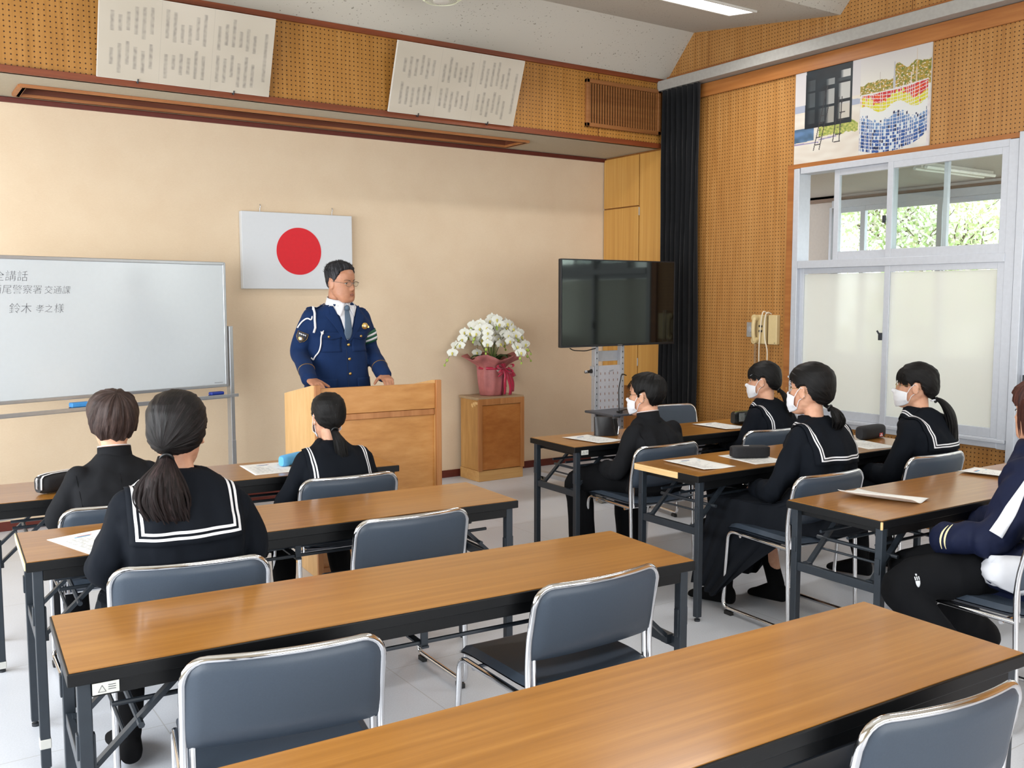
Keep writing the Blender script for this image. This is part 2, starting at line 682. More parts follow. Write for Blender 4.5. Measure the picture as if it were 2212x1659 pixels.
# black curtain bunched beside the alcove
b = MB()
rows = []
NC = 120
for i in range(26):
    z = 3.255 - (3.235) * i / 25
    k = i / 25
    r_ = []
    for j in range(NC + 1):
        u = j / NC
        y = 6.10 - .44 * u + .008 * sin(9 * k + 5 * u)
        x = XR - .075 + (.030 + .008 * sin(3 * k + u * 4)) * sin(u * 2 * pi * 7.5 + 1.2 * sin(2.2 * k) + 2 * u) + .006 * sin(u * 2 * pi * 19 + k * 3)
        r_.append((x, y, z))
    rows.append(r_)
b.grid(rows)
tag(b.build('curtain', plain('black_cloth', '0d0e11', .85, spec=.2, var=.2, scale=20, sheen=.15), solid=.003, solid_off=0, recalc=False), 'black full-length curtain bunched in the corner beside the television', 'curtain')

# ---- corridor window: two clear sliding panes above, two frosted panes below
M_GLASS = glass('clear_glass')
t = NT('frosted_glass')
t.set(0.5, 0, 0.5, 'f2f4f0')
t.b.inputs['Transmission Weight'].default_value = 0.0
tl = t.n('ShaderNodeBsdfTranslucent')
tl.inputs[0].default_value = lin('f2f5ee')
rf = t.n('ShaderNodeBsdfRefraction', i_Roughness=0.55, i_IOR=1.02)
rf.inputs[0].default_value = lin('fbfcf8')
gl = t.n('ShaderNodeBsdfGlossy', i_Roughness=0.28)
m1 = t.n('ShaderNodeMixShader', i_0=0.42)
t.l(rf.outputs[0], m1.inputs[1])
t.l(tl.outputs[0], m1.inputs[2])
df = t.n('ShaderNodeBsdfDiffuse')
df.inputs[0].default_value = lin('e9e6e2')
m2 = t.n('ShaderNodeMixShader', i_0=0.42)
t.l(m1.outputs[0], m2.inputs[1])
t.l(df.outputs[0], m2.inputs[2])
m3 = t.n('ShaderNodeMixShader', i_0=0.05)
t.l(m2.outputs[0], m3.inputs[1])
t.l(gl.outputs[0], m3.inputs[2])
t.l(m3.outputs[0], t.out.inputs[0])
M_FROST = t.m


def sash(parent, y0, y1, z0, z1, x, mglass, name='sash', w=.042, wb=.06):
    b = MB()
    th = .028
    yc, zc = (y0 + y1) / 2, (z0 + z1) / 2
    b.box((x, y0 + w / 2, zc), (th, w, z1 - z0))
    b.box((x, y1 - w / 2, zc), (th, w, z1 - z0))
    b.box((x, yc, z1 - w / 2), (th * .9, y1 - y0 - 2 * w, w))
    b.box((x, yc, z0 + wb / 2), (th * .9, y1 - y0 - 2 * w, wb))
    s_ = b.build(name, M_ALUW, parent, bevel=.002)
    MB().box((x, yc, zc), (.005, y1 - y0 - 2 * w + .01, z1 - z0 - w - wb + .01)).build('pane', mglass, s_, smooth=False)
    return s_


e = struct(empty('window_1', (0, 0, 0)))
b = MB()
xf_ = XR + .035
b.box((xf_, W0 + .03, 1.53), (.13, .06, 1.87))
b.box((xf_, W1 - .025, 1.53), (.13, .05, 1.87))
b.box((xf_, (W0 + W1) / 2, 2.447), (.12, W1 - W0 - .11, .045))
b.box((xf_ - .005, (W0 + W1) / 2, 1.765), (.13, W1 - W0 - .11, .055))
b.box((xf_ - .005, (W0 + W1) / 2, .63), (.13, W1 - W0 - .11, .06))
b.box((XR - .035, (W0 + W1) / 2, .645), (.03, W1 - W0, .02))
b.build('window_frame', M_ALUW, e, bevel=.003)
sash(e, 3.92, 4.40, 1.79, 2.425, XR + .015, M_GLASS)
sash(e, 3.135, 3.955, 1.79, 2.425, XR - .012, M_GLASS)
sash(e, 3.56, 3.965, 1.79, 2.425, XR + .055, M_GLASS, w=.03)
sl = sash(e, 3.91, 4.69, .66, 1.74, XR + .018, M_FROST)
sr = sash(e, 3.135, 3.955, .66, 1.74, XR - .012, M_FROST)
MB().box((XR - .034, 3.965, 1.26), (.02, .018, .05)).tube([(XR - .04, 3.965, 1.27), (XR - .05, 3.98, 1.30)], .006, 8).build('latch', M_DARK, e)
MB().box((XR - .034, 3.965, 2.05), (.02, .018, .05)).build('latch', M_DARK, e, bevel=.003)

e = struct(empty('door_1', (0, 0, 0)))
b = MB()
b.box((XR + .03, 3.045, 1.25), (.14, .05, 2.5))
b.box((XR + .03, 1.28, 1.25), (.14, .05, 2.5))
b.box((XR + .03, 2.16, 2.475), (.14, 1.75, .05))
b.build('door_frame', M_ALUW, e, bevel=.003)
for (a0, a1, xx) in ((2.12, 3.02, XR + .02), (1.31, 2.2, XR - .012)):
    dd = sash(e, a0, a1, .02, 1.95, xx, M_FROST, 'door_leaf', .06, .35)
    MB().box((xx - .02, a1 - .03, 1.0), (.02, .025, .12)).build('pull_handle', M_DARK, dd, bevel=.003)
sash(e, 2.12, 3.02, 1.97, 2.44, XR + .02, M_GLASS, 'transom')
sash(e, 1.31, 2.2, 1.97, 2.44, XR - .012, M_GLASS, 'transom')

# ---- corridor beyond, with its own windows and trees outside
CX = 7.75
M_CPL = plain('corridor_plaster', 'd8d2cc', .75, var=.03)
slab('floor_corridor', XR, CX + .1, -2, 9.2, -.1, 0, plain('corridor_floor', 'a89c8a', .4, var=.06))
slab('ceiling_corridor', XR + .1, CX + .1, -2, 9.2, 2.50, 2.60, plain('corridor_ceiling', 'c4bfba', .8, var=.05, scale=50))
b = MB()
b.box((CX + .06, 3.6, .45), (.12, 11.2, .9))
b.box((CX + .06, 3.6, 2.53), (.12, 11.2, .16))
b.box((CX + .06, 7.68, 1.6), (.12, 3.46, 1.8))
struct(b.build('wall_corridor', M_CPL, smooth=False))
slab('wall_corridor_end', XR, CX, 9.1, 9.2, 0, 2.7, M_CPL)
slab('trim_10', CX - .03, CX, -2, 9.2, 2.44, 2.475, plain('corridor_trim', '8d7766', .5))
b = MB()
b.box((XR + .13, 4.93, 1.35), (.04, .38, 2.7))
struct(b.build('trim_11', plain('corridor_post', '9d8a7c', .6), smooth=False))
e = struct(empty('window_2', (CX, 0, 0)))
b = MB()
b.box((0, 2.95, 2.41), (.12, 5.96, .07))
b.box((0, 2.95, .92), (.12, 5.96, .05))
b.box((0, 5.94, 1.66), (.12, .03, 1.45))
b.build('window_frame', M_ALUW, e, bevel=.003)
for y0, y1, x_ in ((5.58, 5.925, .0), (4.80, 5.62, -.03), (4.0, 4.84, .0), (3.1, 4.0, -.03), (2.2, 3.1, 0), (1.2, 2.2, -.03), (.2, 1.2, 0)):
    sash(e, y0, y1, .95, 2.38, x_, M_GLASS, w=.05)
e = tag(empty('corridor_light', (6.80, 4.14, 2.50), rad(90)), 'bare white tube light on the corridor ceiling, seen through the upper panes', 'ceiling light')
MB().box((0, 0, -.022), (.05, .95, .044)).build('housing', M_WHITE, e, bevel=.004)
for s_ in (-1, 1):
    MB().tube([(s_ * .045, -.45, -.04), (s_ * .045, .45, -.04)], .013, 10).build('tube', plain('tube_glass', 'f2f2ee', .2), e)
# ================================================================ folding tables
M_TOP = wood('table_laminate', '8c5b20', '9c6828', 'ac7836', 0, 46, 0.30, stretch=0.03, coat=0.45, coat_rough=.14, spec=.5, bump=0)
M_EDGE = plain('black_table_edge', '0a0b0d', 0.42, spec=.3, var=.1)
M_TFRAME = plain('charcoal_steel', '2d343c', 0.4, 0.2, var=.06)
M_RAWEDGE = wood('raw_chipboard_edge', 'cfa566', 'dcb47a', 'e6c48f', 1, 60, .7)
M_PAPER = plain('paper', 'e9e9e6', .8, var=.01)
M_STICK = plain('sticker', 'c9c9c4', .5, var=.03)


def build_table():
    r = empty('folding_table')
    MB().box((0, 0, .6995), (1.79, .44, .003)).build('tabletop', M_TOP, r, smooth=False)
    MB().box((0, 0, .6835), (1.80, .45, .031)).build('edge_band', M_EDGE, r, bevel=.003)
    b = MB()
    for s in (-1, 1):
        b.box((0, s * .205, .651), (1.70, .018, .036))
        b.box((s * .845, 0, .655), (.018, .40, .028))
    b.build('apron', M_EDGE, r, bevel=.002)
    for sx in (-1, 1):
        for sy in (-1, 1):
            b = MB()
            x, y = sx * .865, sy * .198
            b.box((x, y, .345), (.030, .030, .65))
            l_ = b.build('leg', M_TFRAME, r, bevel=.003)
            MB().lathe([(.006, .02), (.006, .012), (.014, .010), (.014, 0)], 14, (x, y, 0)).build('foot', M_DARK, l_)
            MB().box((x + sx * .002, y - sy * .001, .52), (.036, .022, .06)).box((x - sx * .017, y, .50), (.006, .02, .09)).build('lock_plate', M_TFRAME, l_, bevel=.002)
        MB().box((sx * .865, 0, .43), (.020, .37, .036)).build('end_rail', M_TFRAME, r, bevel=.003)
        b = MB()
        for sy in (-1, 1):
            b.beam((sx * .848, sy * .150, .44), (sx * .62, sy * .150, .655), .022, .012)
            b.box((sx * .85, sy * .150, .437), (.024, .03, .03))
        b.tube([(sx * .745, -.19, .535), (sx * .745, .19, .535)], .008, 8)
        b.tube([(sx * .775, -.15, .50), (sx * .775, .15, .50)], .005, 8)
        b.build('folding_brace', M_TFRAME, r)
    b = MB()
    for k in range(3):
        y = -.13 + .13 * k
        b.tube([(-.80, y, .575), (.80, y, .575)], .0065, 8)
    for x in (-.46, 0, .46):
        b.box((x, 0, .566), (.02, .30, .006))
        for y in (-.14, .14):
            b.box((x, y, .61), (.02, .008, .085))
    b.build('under_shelf', M_TFRAME, r)
    return r


TAB = [  # x, y, yaw, label
    (1.29565, 1.36639, -2.13, 'nearest empty wood-topped folding table, its left end cut off by the bottom of the photo'),
    (1.23066, 2.38617, -3.71, 'empty wood-topped folding table in the middle foreground, second from the camera'),
    (1.27283, 3.42937, -3.04, 'folding table at left where the large ponytailed girl sits with her back turned'),
    (1.25094, 4.44330, -3.32, 'left folding table closest to the wooden lectern, striped pencil case on its left end'),
    (4.09721, 4.31081, -1.89, 'front right folding table in front of the television stand, boy seated at its left'),
    (4.03868, 3.33314, -0.41, 'right folding table with the torn black edge showing pale wood on its left end'),
    (3.96134, 2.30188, -1.12, 'right folding table nearest the camera with one curled paper on its left end'),
]
T0 = build_table()
TABS = []
for i, (x, y, a, lab) in enumerate(TAB):
    o = T0 if i == 0 else copy_tree(T0)
    o.location = (x, y, 0)
    o.rotation_euler = (0, 0, rad(a))
    tag(o, lab, 'table', 'wood-topped folding tables with charcoal legs')
    TABS.append(o)
# differences between the tables
b = MB()
b.box((-.9012, .065, .684), (.004, .31, .030))
b.build('torn_edge', M_RAWEDGE, TABS[5], bevel=.001)['label'] = 'pale bare edge where the black strip is torn off'
MB().box((-.9012, .0, .687), (.003, .448, .024)).build('worn_edge', plain('worn_cream_edge', 'd9c9a0', .6), TABS[2], smooth=False)['label'] = 'worn cream end edge'
MB().box((-.8995, -.2245, .682), (.008, .008, .030)).build('worn_corner', M_RAWEDGE, TABS[6], bevel=.002)['label'] = 'chipped corner showing bare wood'
for k, (sx, x0) in ((1, (.044, -.822)), (4, (.036, -.83))):
    b = MB().box((x0, -.2258, .666 if k == 4 else .655), (sx + .012, .0016, .026))
    o = b.build('warning_sticker', M_STICK, TABS[k], smooth=False)
    o['label'] = 'small white warning sticker'
    b = MB()
    z0 = .655 if k == 1 else .666
    b.tube([(x0 - .016, -.2268, z0 - .008), (x0 - .008, -.2268, z0 + .007), (x0, -.2268, z0 - .008)], .0009, 4, closed=True)
    for q in range(3):
        b.box((x0 + .013, -.2268, z0 + .006 - q * .005), (.016, .0006, .0012))
    b.build('warning_mark', M_DARK, o)

MB().box((-.865, -.198, .10), (.034, .034, .032)).build('leg_tape', M_STICK, TABS[2], bevel=.003)['label'] = 'white tape round the table leg'
MB().box((-.865, -.198, .030), (.034, .034, .030)).build('leg_tape', M_STICK, TABS[3], bevel=.003)['label'] = 'white tape round the foot of the table leg'

# ================================================================ chairs
M_VINYL = plain('blue_grey_vinyl', '3b4552', .42, spec=.45, var=.05, scale=220, bump=.12)
M_SEAT = M_VINYL
CW = .477


def build_chair():
    r = empty('stacking_chair')
    w = CW / 2 - .011
    half = [(w, .030, .402), (w, .395, .412), (w, .425, .03), (w, .014, .03), (w, .034, .52), (w, .0, .728)]
    pts = rounded([Vector(p) for p in half], [.045, .04, .05, .06], 6)
    # curved top, from right to left
    R_ = .055
    ptsR = pts[:-1] + [Vector((w, .004, .728 - R_))]
    top = []
    for k in range(1, 7):
        a = k / 6 * pi / 2
        x = w - R_ + R_ * cos(a)
        z = .728 - R_ + R_ * sin(a)
        top.append(Vector((x, 0, z)))
    for k in range(1, 8):
        top.append(Vector(((w - R_) * (1 - k / 8 * 1.0), 0, .728)))
    full = ptsR + top
    full = full + [Vector((-p.x, p.y, p.z)) for p in full[::-1]]

    def bow(p):
        if p.z > .53:
            return Vector((p.x, p.y - .035 * (1 - (p.x / w) ** 2) * min(1, (p.z - .53) / .05), p.z))
        return p
    MB().tube([bow(p) for p in full], .0095, 10).build('frame', M_CHROME, r)
    b = MB()
    for yy, zz in ((.32, .398), (.08, .39)):
        b.tube([(-w, yy, zz), (w, yy, zz)], .008, 8)
    for s in (-1, 1):
        b.tube([(s * (w - .02), .03, .40), (s * (w - .02), .036, .56)], .007, 8)
    b.build('crossbar', M_CHROME, r)
    # backrest panel: rounded outline filled as a grid, curved and padded
    for nm, th0, y0, mt in (('backrest', .026, 0, M_VINYL),):
        b = MB()
        nu, nv = 22, 16
        wb, zt, zb = w + .001, .726, .512
        for side in (-1, 1):
            rows = []
            for i in range(nv + 1):
                v = i / nv
                rr = []
                for j in range(nu + 1):
                    u = -1 + 2 * j / nu
                    x = u * wb
                    zl = zb - .012 * (1 - u * u)
                    # corners: superelliptic clip at the top
                    zt_ = zt - .050 * max(0, (abs(u) - .78) / .22) ** 2.4
                    z = zl + (zt_ - zl) * v
                    edge = min(1, (1 - abs(u)) / .10) * 1.0
                    ev = min(1, v / .10, (1 - v) / .10)
                    pad = math.sqrt(max(0, min(edge, ev)))
                    yy = .034 - (z - .52) / .208 * .034 - .035 * (1 - u * u) * min(1, max(0, (z - .50) / .06)) + side * (.004 + th0 / 2 * pad)
                    rr.append((x, yy, z))
                rows.append(rr)
            b.grid(rows)
        b.build(nm, mt, r)
    # seat pad
    b = MB()
    nu, nv = 20, 18
    for side in (-1, 1):
        rows = []
        for i in range(nv + 1):
            v = i / nv
            rr = []
            for j in range(nu + 1):
                u = -1 + 2 * j / nu
                wx = (w - .004) * (1 - .10 * max(0, (.25 - v) / .25) ** 2 - .05 * max(0, (v - .9) / .1) ** 2)
                x = u * wx
                y = -.0 + .425 * v - .03 * (1 - v) * u * u * 0 + .012 * (1 - u * u) * (v > .5) * v
                z = .423 + .010 * u * u - .018 * max(0, (v - .8) / .2) ** 2 - .006 * (1 - v)
                pad = math.sqrt(max(0, min(1, (1 - abs(u)) / .08, v / .08, (1 - v) / .08)))
                rr.append((x, y, z + side * (.002 + (.018 if side > 0 else .014) * pad)))
            rows.append(rr)
        b.grid(rows)
    b.build('seat', M_SEAT, r)
    for s in (-1, 1):
        for yy in (.385, .06):
            MB().box((s * w, yy, .010), (.022, .045, .020)).build('glide', M_BLACK, r, bevel=.003)
    return r


CH = [
    (1.735, 1.035, -7.0, 'empty blue-grey chair at the bottom right corner, behind the nearest folding table'),
    (.753, 2.044, -10.9, 'empty blue-grey chair at the bottom left, its back nearest to the camera'),
    (1.701, 2.078, 0.7, 'empty blue-grey chair turned out with its seat showing, in the centre foreground'),
    (1.622, 3.059, -1.7, 'empty blue-grey chair between the second and third left tables, seat hidden by the table'),
    (.767, 2.879, -11.6, 'blue-grey chair holding the girl with the large brown-black ponytail'),
    (1.746, 3.894, -3.3, 'blue-grey chair holding the girl seated right behind the lectern'),
    (.781, 3.848, -2.0, 'blue-grey chair holding the brown-haired boy at far left, mostly hidden'),
    (3.55, 3.764, -0.6, 'blue-grey chair holding the short-haired masked boy at the front right table'),
    (4.874, 5.14, 172, 'empty pale blue-grey chair standing against the side wall, facing the tables'),
    (4.456, 2.759, -3.0, 'blue-grey chair holding the masked girl with glasses beside the frosted window'),
    (3.575, 2.728, -2.4, 'blue-grey chair holding the girl with two hair clips in the long pleated skirt'),
    (4.50, 3.84, -8.0, 'blue-grey chair mostly hidden behind the girl at the far end of the front right table'),
    (3.462, 1.663, 3.0, 'blue-grey chair at the right edge holding the adult in the navy track jacket'),
]
C0 = build_chair()
CHAIRS = []
for i, (x, y, a, lab) in enumerate(CH):
    o = C0 if i == 0 else copy_tree(C0)
    o.location = (x, y, 0)
    o.rotation_euler = (0, 0, rad(a))
    tag(o, lab, 'chair', 'blue-grey stacking chairs with chrome frames')
    CHAIRS.append(o)

# ================================================================ lectern
M_LECT = wood('lectern_veneer', 'ad743a', 'bd8446', 'c99255', 0, 26, .35, stretch=.25, coat=.15)
M_LECTS = wood('lectern_side', 'c7995f', 'd3a66c', 'ddb27a', 2, 26, .38, stretch=.2, coat=.15)
M_LECTF = wood('lectern_frame', '9c6434', 'ab7140', 'b87f4c', 2, 40, .4)
lc = empty('lectern', (1.945, 4.765, 0), rad(-4), label='wooden lectern with a recessed front panel where the officer stands', cat='lectern')
LWd, LD = .735, .56
# local: x to the right, y to the back, front face at y = 0
side = [(0, .0), (LD, .0), (LD, .972), (.05, 1.056), (0, 1.056)]
for nm, x0, x1 in (('side_panel', 0, .026), ('side_panel', LWd - .026, LWd)):
    b = MB().prism(side, x0, x1, 0)
    b.build(nm, M_LECTS, lc, bevel=.003)
for x0 in (-.004, LWd - .028):
    MB().box((x0 + .016, -.006, .530), (.032, .022, 1.060)).build('corner_post', M_LECTF, lc, bevel=.003)
MB().box((LWd / 2, .016, .968), (LWd - .052, .022, .145)).build('top_rail', M_LECT, lc, bevel=.002)
MB().box((LWd / 2, .021, .876), (LWd - .052, .024, .036)).build('front_moulding', M_LECTF, lc, bevel=.006)
MB().box((LWd / 2, .030, .44), (LWd - .052, .018, .88)).build('front_panel', M_LECT, lc)
MB().beam((LWd / 2, .04, .995), (LWd / 2, LD - .01, .955), LWd - .054, .02).build('desk_top', M_LECT, lc)
MB().box((LWd / 2, LD / 2 + .02, .45), (LWd - .054, LD - .10, .018)).build('inner_shelf', M_LECTF, lc)
MB().box((LWd / 2, .02, .03), (LWd - .052, .04, .06)).build('plinth', M_LECTF, lc)

# ================================================================ flower stand and orchids
fs = empty('flower_stand', (4.345, 6.76, 0), rad(0), label='wooden pedestal cabinet carrying the white orchids, worn at one corner', cat='pedestal')
FW, FD, FH = .455, .31, .69
MB().box((0, 0, .045), (FW - .01, FD - .01, .09)).build('plinth', wood('pedestal_plinth', 'b98a4c', 'c4955a', 'cfa468', 0, 30, .5), fs, bevel=.003)
MB().box((0, 0, .39), (FW - .02, FD - .02, .598)).build('carcass', wood('pedestal_side', 'a97a42', 'b8884c', 'c5975c', 2, 26, .45, stretch=.15), fs, bevel=.003)
MB().box((0, 0, FH + .002), (FW, FD, .022)).build('top_board', wood('pedestal_top', '9c8568', 'a88f70', 'b49c7e', 0, 30, .4), fs, bevel=.003)
b = MB()
for x in (-FW / 2 + .018, FW / 2 - .018):
    b.box((x, -FD / 2 + .002, .39), (.036, .02, .60))
b.box((0, -FD / 2 + .002, .665), (FW - .07, .02, .05))
b.build('face_frame', M_LECTF, fs, bevel=.002)
MB().box((0, -FD / 2 + .008, .365), (FW - .074, .016, .54)).build('front_panel', wood('pedestal_panel', 'a05f28', 'ad6c32', 'ba7c3f', 0, 22, .4, stretch=.4), fs, bevel=.002)
b = MB()
rs = random.Random(3)
prevx = -FW / 2 + .0075
for k in range(3):
    b.box((-FW / 2 + .0095, -FD / 2 + .05 + .03 * k, .655 - .012 * k), (.003, .05 - .008 * k, .022), Matrix.Rotation(.4 * k, 3, 'X'))
b.build('peeled_veneer', M_RAWEDGE, fs, smooth=False)['label'] = 'pale strip of peeled veneer'

oc = empty('potted_orchids', (4.345, 6.76, FH + .014), label='large pot of white moth orchids in pink wrapping with a red bow', cat='flowers')
M_WRAP = plain('pink_wrapping', 'b06a68', .55, var=.16, scale=14, bump=.4, bdist=.01)
M_WRAPD = plain('deep_pink_wrapping', 'a8506a', .5, var=.15, scale=14)
M_RIB = plain('crimson_ribbon', 'b3153f', .28, var=.1, scale=10, sheen=.3)
b = MB()
rows = []
for (z, r_, fold) in ((0, .098, .0), (.01, .104, .002), (.10, .118, .004), (.20, .125, .006), (.235, .118, .008), (.26, .135, .010), (.30, .19, .02), (.33, .24, .03)):
    rows.append([Vector(((r_ + fold * sin(9 * a) + fold * .5 * sin(17 * a + 1)) * cos(a), (r_ + fold * sin(9 * a)) * (.92 if sin(a) < 0 else min(.92, .165 / r_)) * sin(a), z + fold * .8 * sin(5 * a + .6))) for a in [2 * pi * k / 72 for k in range(72)]])
b.grid(rows, closed_u=True)
b.build('wrapping', M_WRAP, oc, solid=.002, recalc=False)
b = MB()
rows = [[Vector((r_ * cos(a) * 1.012, r_ * .93 * sin(a), z)) for a in [rad(-75) + rad(150) * k / 30 for k in range(31)]] for (z, r_) in ((.002, .103), (.10, .121), (.20, .129), (.225, .126))]
b.grid(rows)
b.build('inner_wrap', M_WRAPD, oc, solid=.002, recalc=False)
MB().lathe([(.09, .0), (.11, .22), (.10, .22), (.0, .21)], 32).build('pot', plain('white_pot', 'd8d4cc', .4), oc)
# ribbon: band, bow loops, tails
b = MB()
band = [[Vector(((.1235 + .004 * sin(3 * a)) * cos(a), (.1235) * .95 * sin(a), z)) for a in [2 * pi * k / 48 for k in range(48)]] for z in (.222, .245)]
b.grid(band, closed_u=True)


def ribbon(bm_, pts, wid, side=(0, 0, 1)):
    pts = [Vector(p) for p in pts]
    rows_ = []
    for k, p in enumerate(pts):
        t_ = (pts[min(k + 1, len(pts) - 1)] - pts[max(k - 1, 0)]).normalized()
        s_ = Vector(side) - t_ * Vector(side).dot(t_)
        s_.normalize()
        w_ = wid if not callable(wid) else wid(k / (len(pts) - 1))
        rows_.append([p - s_ * w_ / 2, p, p + s_ * w_ / 2])
    bm_.grid(rows_)


kx, ky, kz = .035, -.128, .232
for ang, ln in ((160, .085), (20, .08), (205, .07), (-25, .075), (120, .05)):
    a = rad(ang)
    lp = []
    for k in range(15):
        q = k / 14
        rr = sin(q * pi) ** .8 * ln
        sp = (q - .5) * .9
        lp.append((kx + rr * cos(a + sp), ky - .012 - .03 * sin(q * pi), kz + rr * sin(a + sp)))
    ribbon(b, lp, .026, (0.3, -1, .4))
for x0, x1, ln, w_ in ((-.005, .012, .16, .028), (.03, .062, .225, .03), (.012, .0, .22, .022), (.04, .088, .20, .034), (-.02, -.048, .07, .022)):
    lp = [(kx + x0 + (x1 - x0) * q + .006 * sin(q * 7 + x0 * 90), ky - .012 - .018 * sin(q * 3), kz - ln * q) for q in [k / 12 for k in range(13)]]
    ribbon(b, lp, w_, (1, -.1, 0))
ribbon(b, [(.10, -.105, .236), (.135, -.095, .20), (.16, -.09, .165), (.165, -.088, .15)], lambda q: .02 + .05 * q, (.8, 0, .6))
b.build('ribbon', M_RIB, oc, solid=.0015, solid_off=0, recalc=False)

M_STEM = plain('green_stem', '5d7134', .5, var=.15)
M_LEAF = plain('dark_green_leaf', '2f4a22', .35, var=.15)
t = NT('white_petal')
t.set(.5, 0, .3, 'eceee6', sheen=.1)
t.b.inputs['Subsurface Weight'].default_value = .0
M_PETAL = t.m
M_LIP = plain('yellow_lip', 'd8cf6a', .5, var=.2, scale=200)
M_BUD = plain('green_bud', 'a9c557', .45, var=.12)
# prototype blossom: three sepals behind, two broad petals, a lip; faces +y locally
def blossom_mesh():
    b = MB()
    def petal(ang, ln, wd, cup, yo, nu=7, nv=6):
        rows = []
        for i in range(nu + 1):
            q = i / nu
            w_ = wd * math.sin(pi * min(1, q * .93 + .07) ** .8) ** .7
            r_ = []
            for j in range(nv + 1):
                s_ = -1 + 2 * j / nv
                x, z = ln * q, s_ * w_ * .5
                y = yo + cup * (q * q - .3 * s_ * s_ * q)
                r_.append((x * cos(ang) - z * sin(ang), y, x * sin(ang) + z * cos(ang)))
            rows.append(r_)
        b.grid(rows)
    for a in (90, 218, 322):
        petal(rad(a), .036, .024, -.005, -.003)
    for a in (8, 172):
        petal(rad(a), .040, .044, -.006, .001)
    return b


BL0 = blossom_mesh().build('blossom', M_PETAL, oc, recalc=False)
LIP0 = MB().ell((0, .008, -.006), (.007, .009, .010), 8, 6).ell((0, .012, -.014), (.004, .005, .007), 8, 6).build('lip', M_LIP, BL0)
BUD0 = MB().ell((0, 0, 0), (.010, .010, .013), 10, 8).build('bud', M_BUD, oc)
rs = random.Random(11)
stems = MB()
first = True
firstbud = True
count = 0
sprays = []
for k in range(16):
    az = rad(-90 + (k - 7.5) * 22.5)
    inc = (1.0, .58, .82, .34)[k % 4]
    sprays.append((az, inc))
blossoms = []
for k, (az, inc) in enumerate(sprays):
    dirh = Vector((cos(az), sin(az) * (.30 if sin(az) > 0 else .8), 0))
    R_ = .38 * inc + .05
    Ht = .52 - .10 * inc + rs.uniform(-.02, .03)
    if cos(az) < -.3:
        R_ *= 1.18
    pts = []
    for q in [i / 16 for i in range(17)]:
        # arch: up and outwards, then drooping
        rr = R_ * (q ** 1.35)
        z = .20 + (Ht + .0) * math.sin(min(1.0, q * 1.18) * pi * .5) - (.36 * inc) * max(0, q - .45) ** 1.5 * 2.2
        pts.append(dirh * rr + Vector((0, 0, z)))
    stems.tube(pts, [.0035 - .0018 * (i / 16) for i in range(17)], 6)
    nb = 7 if inc > .7 else (6 if inc > .5 else 4)
    for j in range(nb):
        q = .36 + .54 * j / (nb - 1)
        f_ = q * 16
        i0 = int(f_)
        p = pts[i0].lerp(pts[min(16, i0 + 1)], f_ - i0)
        blossoms.append((p, dirh, j))
    for j, q in enumerate((.955, 1.0)):
        f_ = q * 16
        p = pts[min(15, int(f_))].lerp(pts[16], max(0, f_ - 15))
        o = BUD0 if firstbud else BUD0.copy()
        if not firstbud:
            COL.objects.link(o)
        firstbud = False
        o.parent = oc
        o.location = p + Vector((rs.uniform(-.006, .006), rs.uniform(-.006, .006), -.008))
        sc = 1.1 - .25 * j
        o.scale = (sc, sc, sc)
blossoms = blossoms[:97]
for (p, dirh, j) in blossoms:
    if first:
        o, lp_ = BL0, LIP0
        first = False
    else:
        o = BL0.copy()
        COL.objects.link(o)
        o.parent = oc
        lp_ = LIP0.copy()
        COL.objects.link(lp_)
        lp_.parent = o
    face = (dirh * .35 + Vector((-.30, -.75, .05)) + Vector((rs.uniform(-.35, .35), rs.uniform(-.2, .2), rs.uniform(-.2, .25)))).normalized()
    side_ = Vector((rs.uniform(-1, 1), 0, rs.uniform(-.4, .4)))
    o.location = p + Vector((rs.uniform(-.026, .026), rs.uniform(-.03, .0), rs.uniform(-.028, .018)))
    o.rotation_euler = face.to_track_quat('Y', 'Z').to_euler()
    s_ = rs.uniform(1.12, 1.32)
    o.scale = (s_, s_, s_)
stems.build('stem', M_STEM, oc)
b = MB()
for k in range(9):
    a = rad(k * 40 + 12)
    rows = []
    for i in range(9):
        q = i / 8
        p = Vector((cos(a), sin(a) * .8, 0)) * (.03 + .17 * q) + Vector((0, 0, .235 + .10 * math.sin(q * 2.4)))
        s_ = Vector((-sin(a), cos(a), 0)) * .032 * math.sin(pi * min(1, q * .9 + .1))
        rows.append([p - s_ + Vector((0, 0, .006)), p, p + s_ + Vector((0, 0, .006))])
    b.grid(rows)
b.build('leaf', M_LEAF, oc, solid=.002, recalc=False)
MB().lathe([(.0, .20), (.10, .20), (.105, .225), (.0, .235)], 24).build('moss', plain('moss', '3f3a26', .9, var=.3), oc)

# ================================================================ television and its stand
TY = 5.50
tv = empty('television', (4.689, TY, 1.484), rad(0.3), label='large black flat-screen television, switched off, reflecting the windows', cat='television')
TWd, THt = 1.117, .642
t = NT('dark_screen')
t.set(.06, 0, .9, '0a0b0c')
t.b.inputs['Specular Tint'].default_value = lin('b6c0b8')
MB().box((0, .018, 0), (TWd, .034, THt)).build('housing', M_BLACK, tv, bevel=.006)
MB().box((0, .042, -.02), (TWd * .5, .026, THt * .55)).build('rear_case', M_BLACK, tv, bevel=.01)
MB().box((0, -.0005, .004), (TWd - .018, .004, THt - .026)).build('screen', t.m, tv, smooth=False)
b = MB()
b.box((0, -.001, -THt / 2 + .006), (TWd, .006, .012)).box((0, -.001, THt / 2 - .003), (TWd, .006, .006))
for s in (-1, 1):
    b.box((s * (TWd / 2 - .003), -.001, 0), (.006, .006, THt))
b.build('bezel', plain('satin_bezel', '1f2024', .3, .4), tv, bevel=.001)
b = MB()
for k in range(5):
    b.box((-.018 + k * .009, -.0045, -THt / 2 + .0075), (.0055, .001, .005))
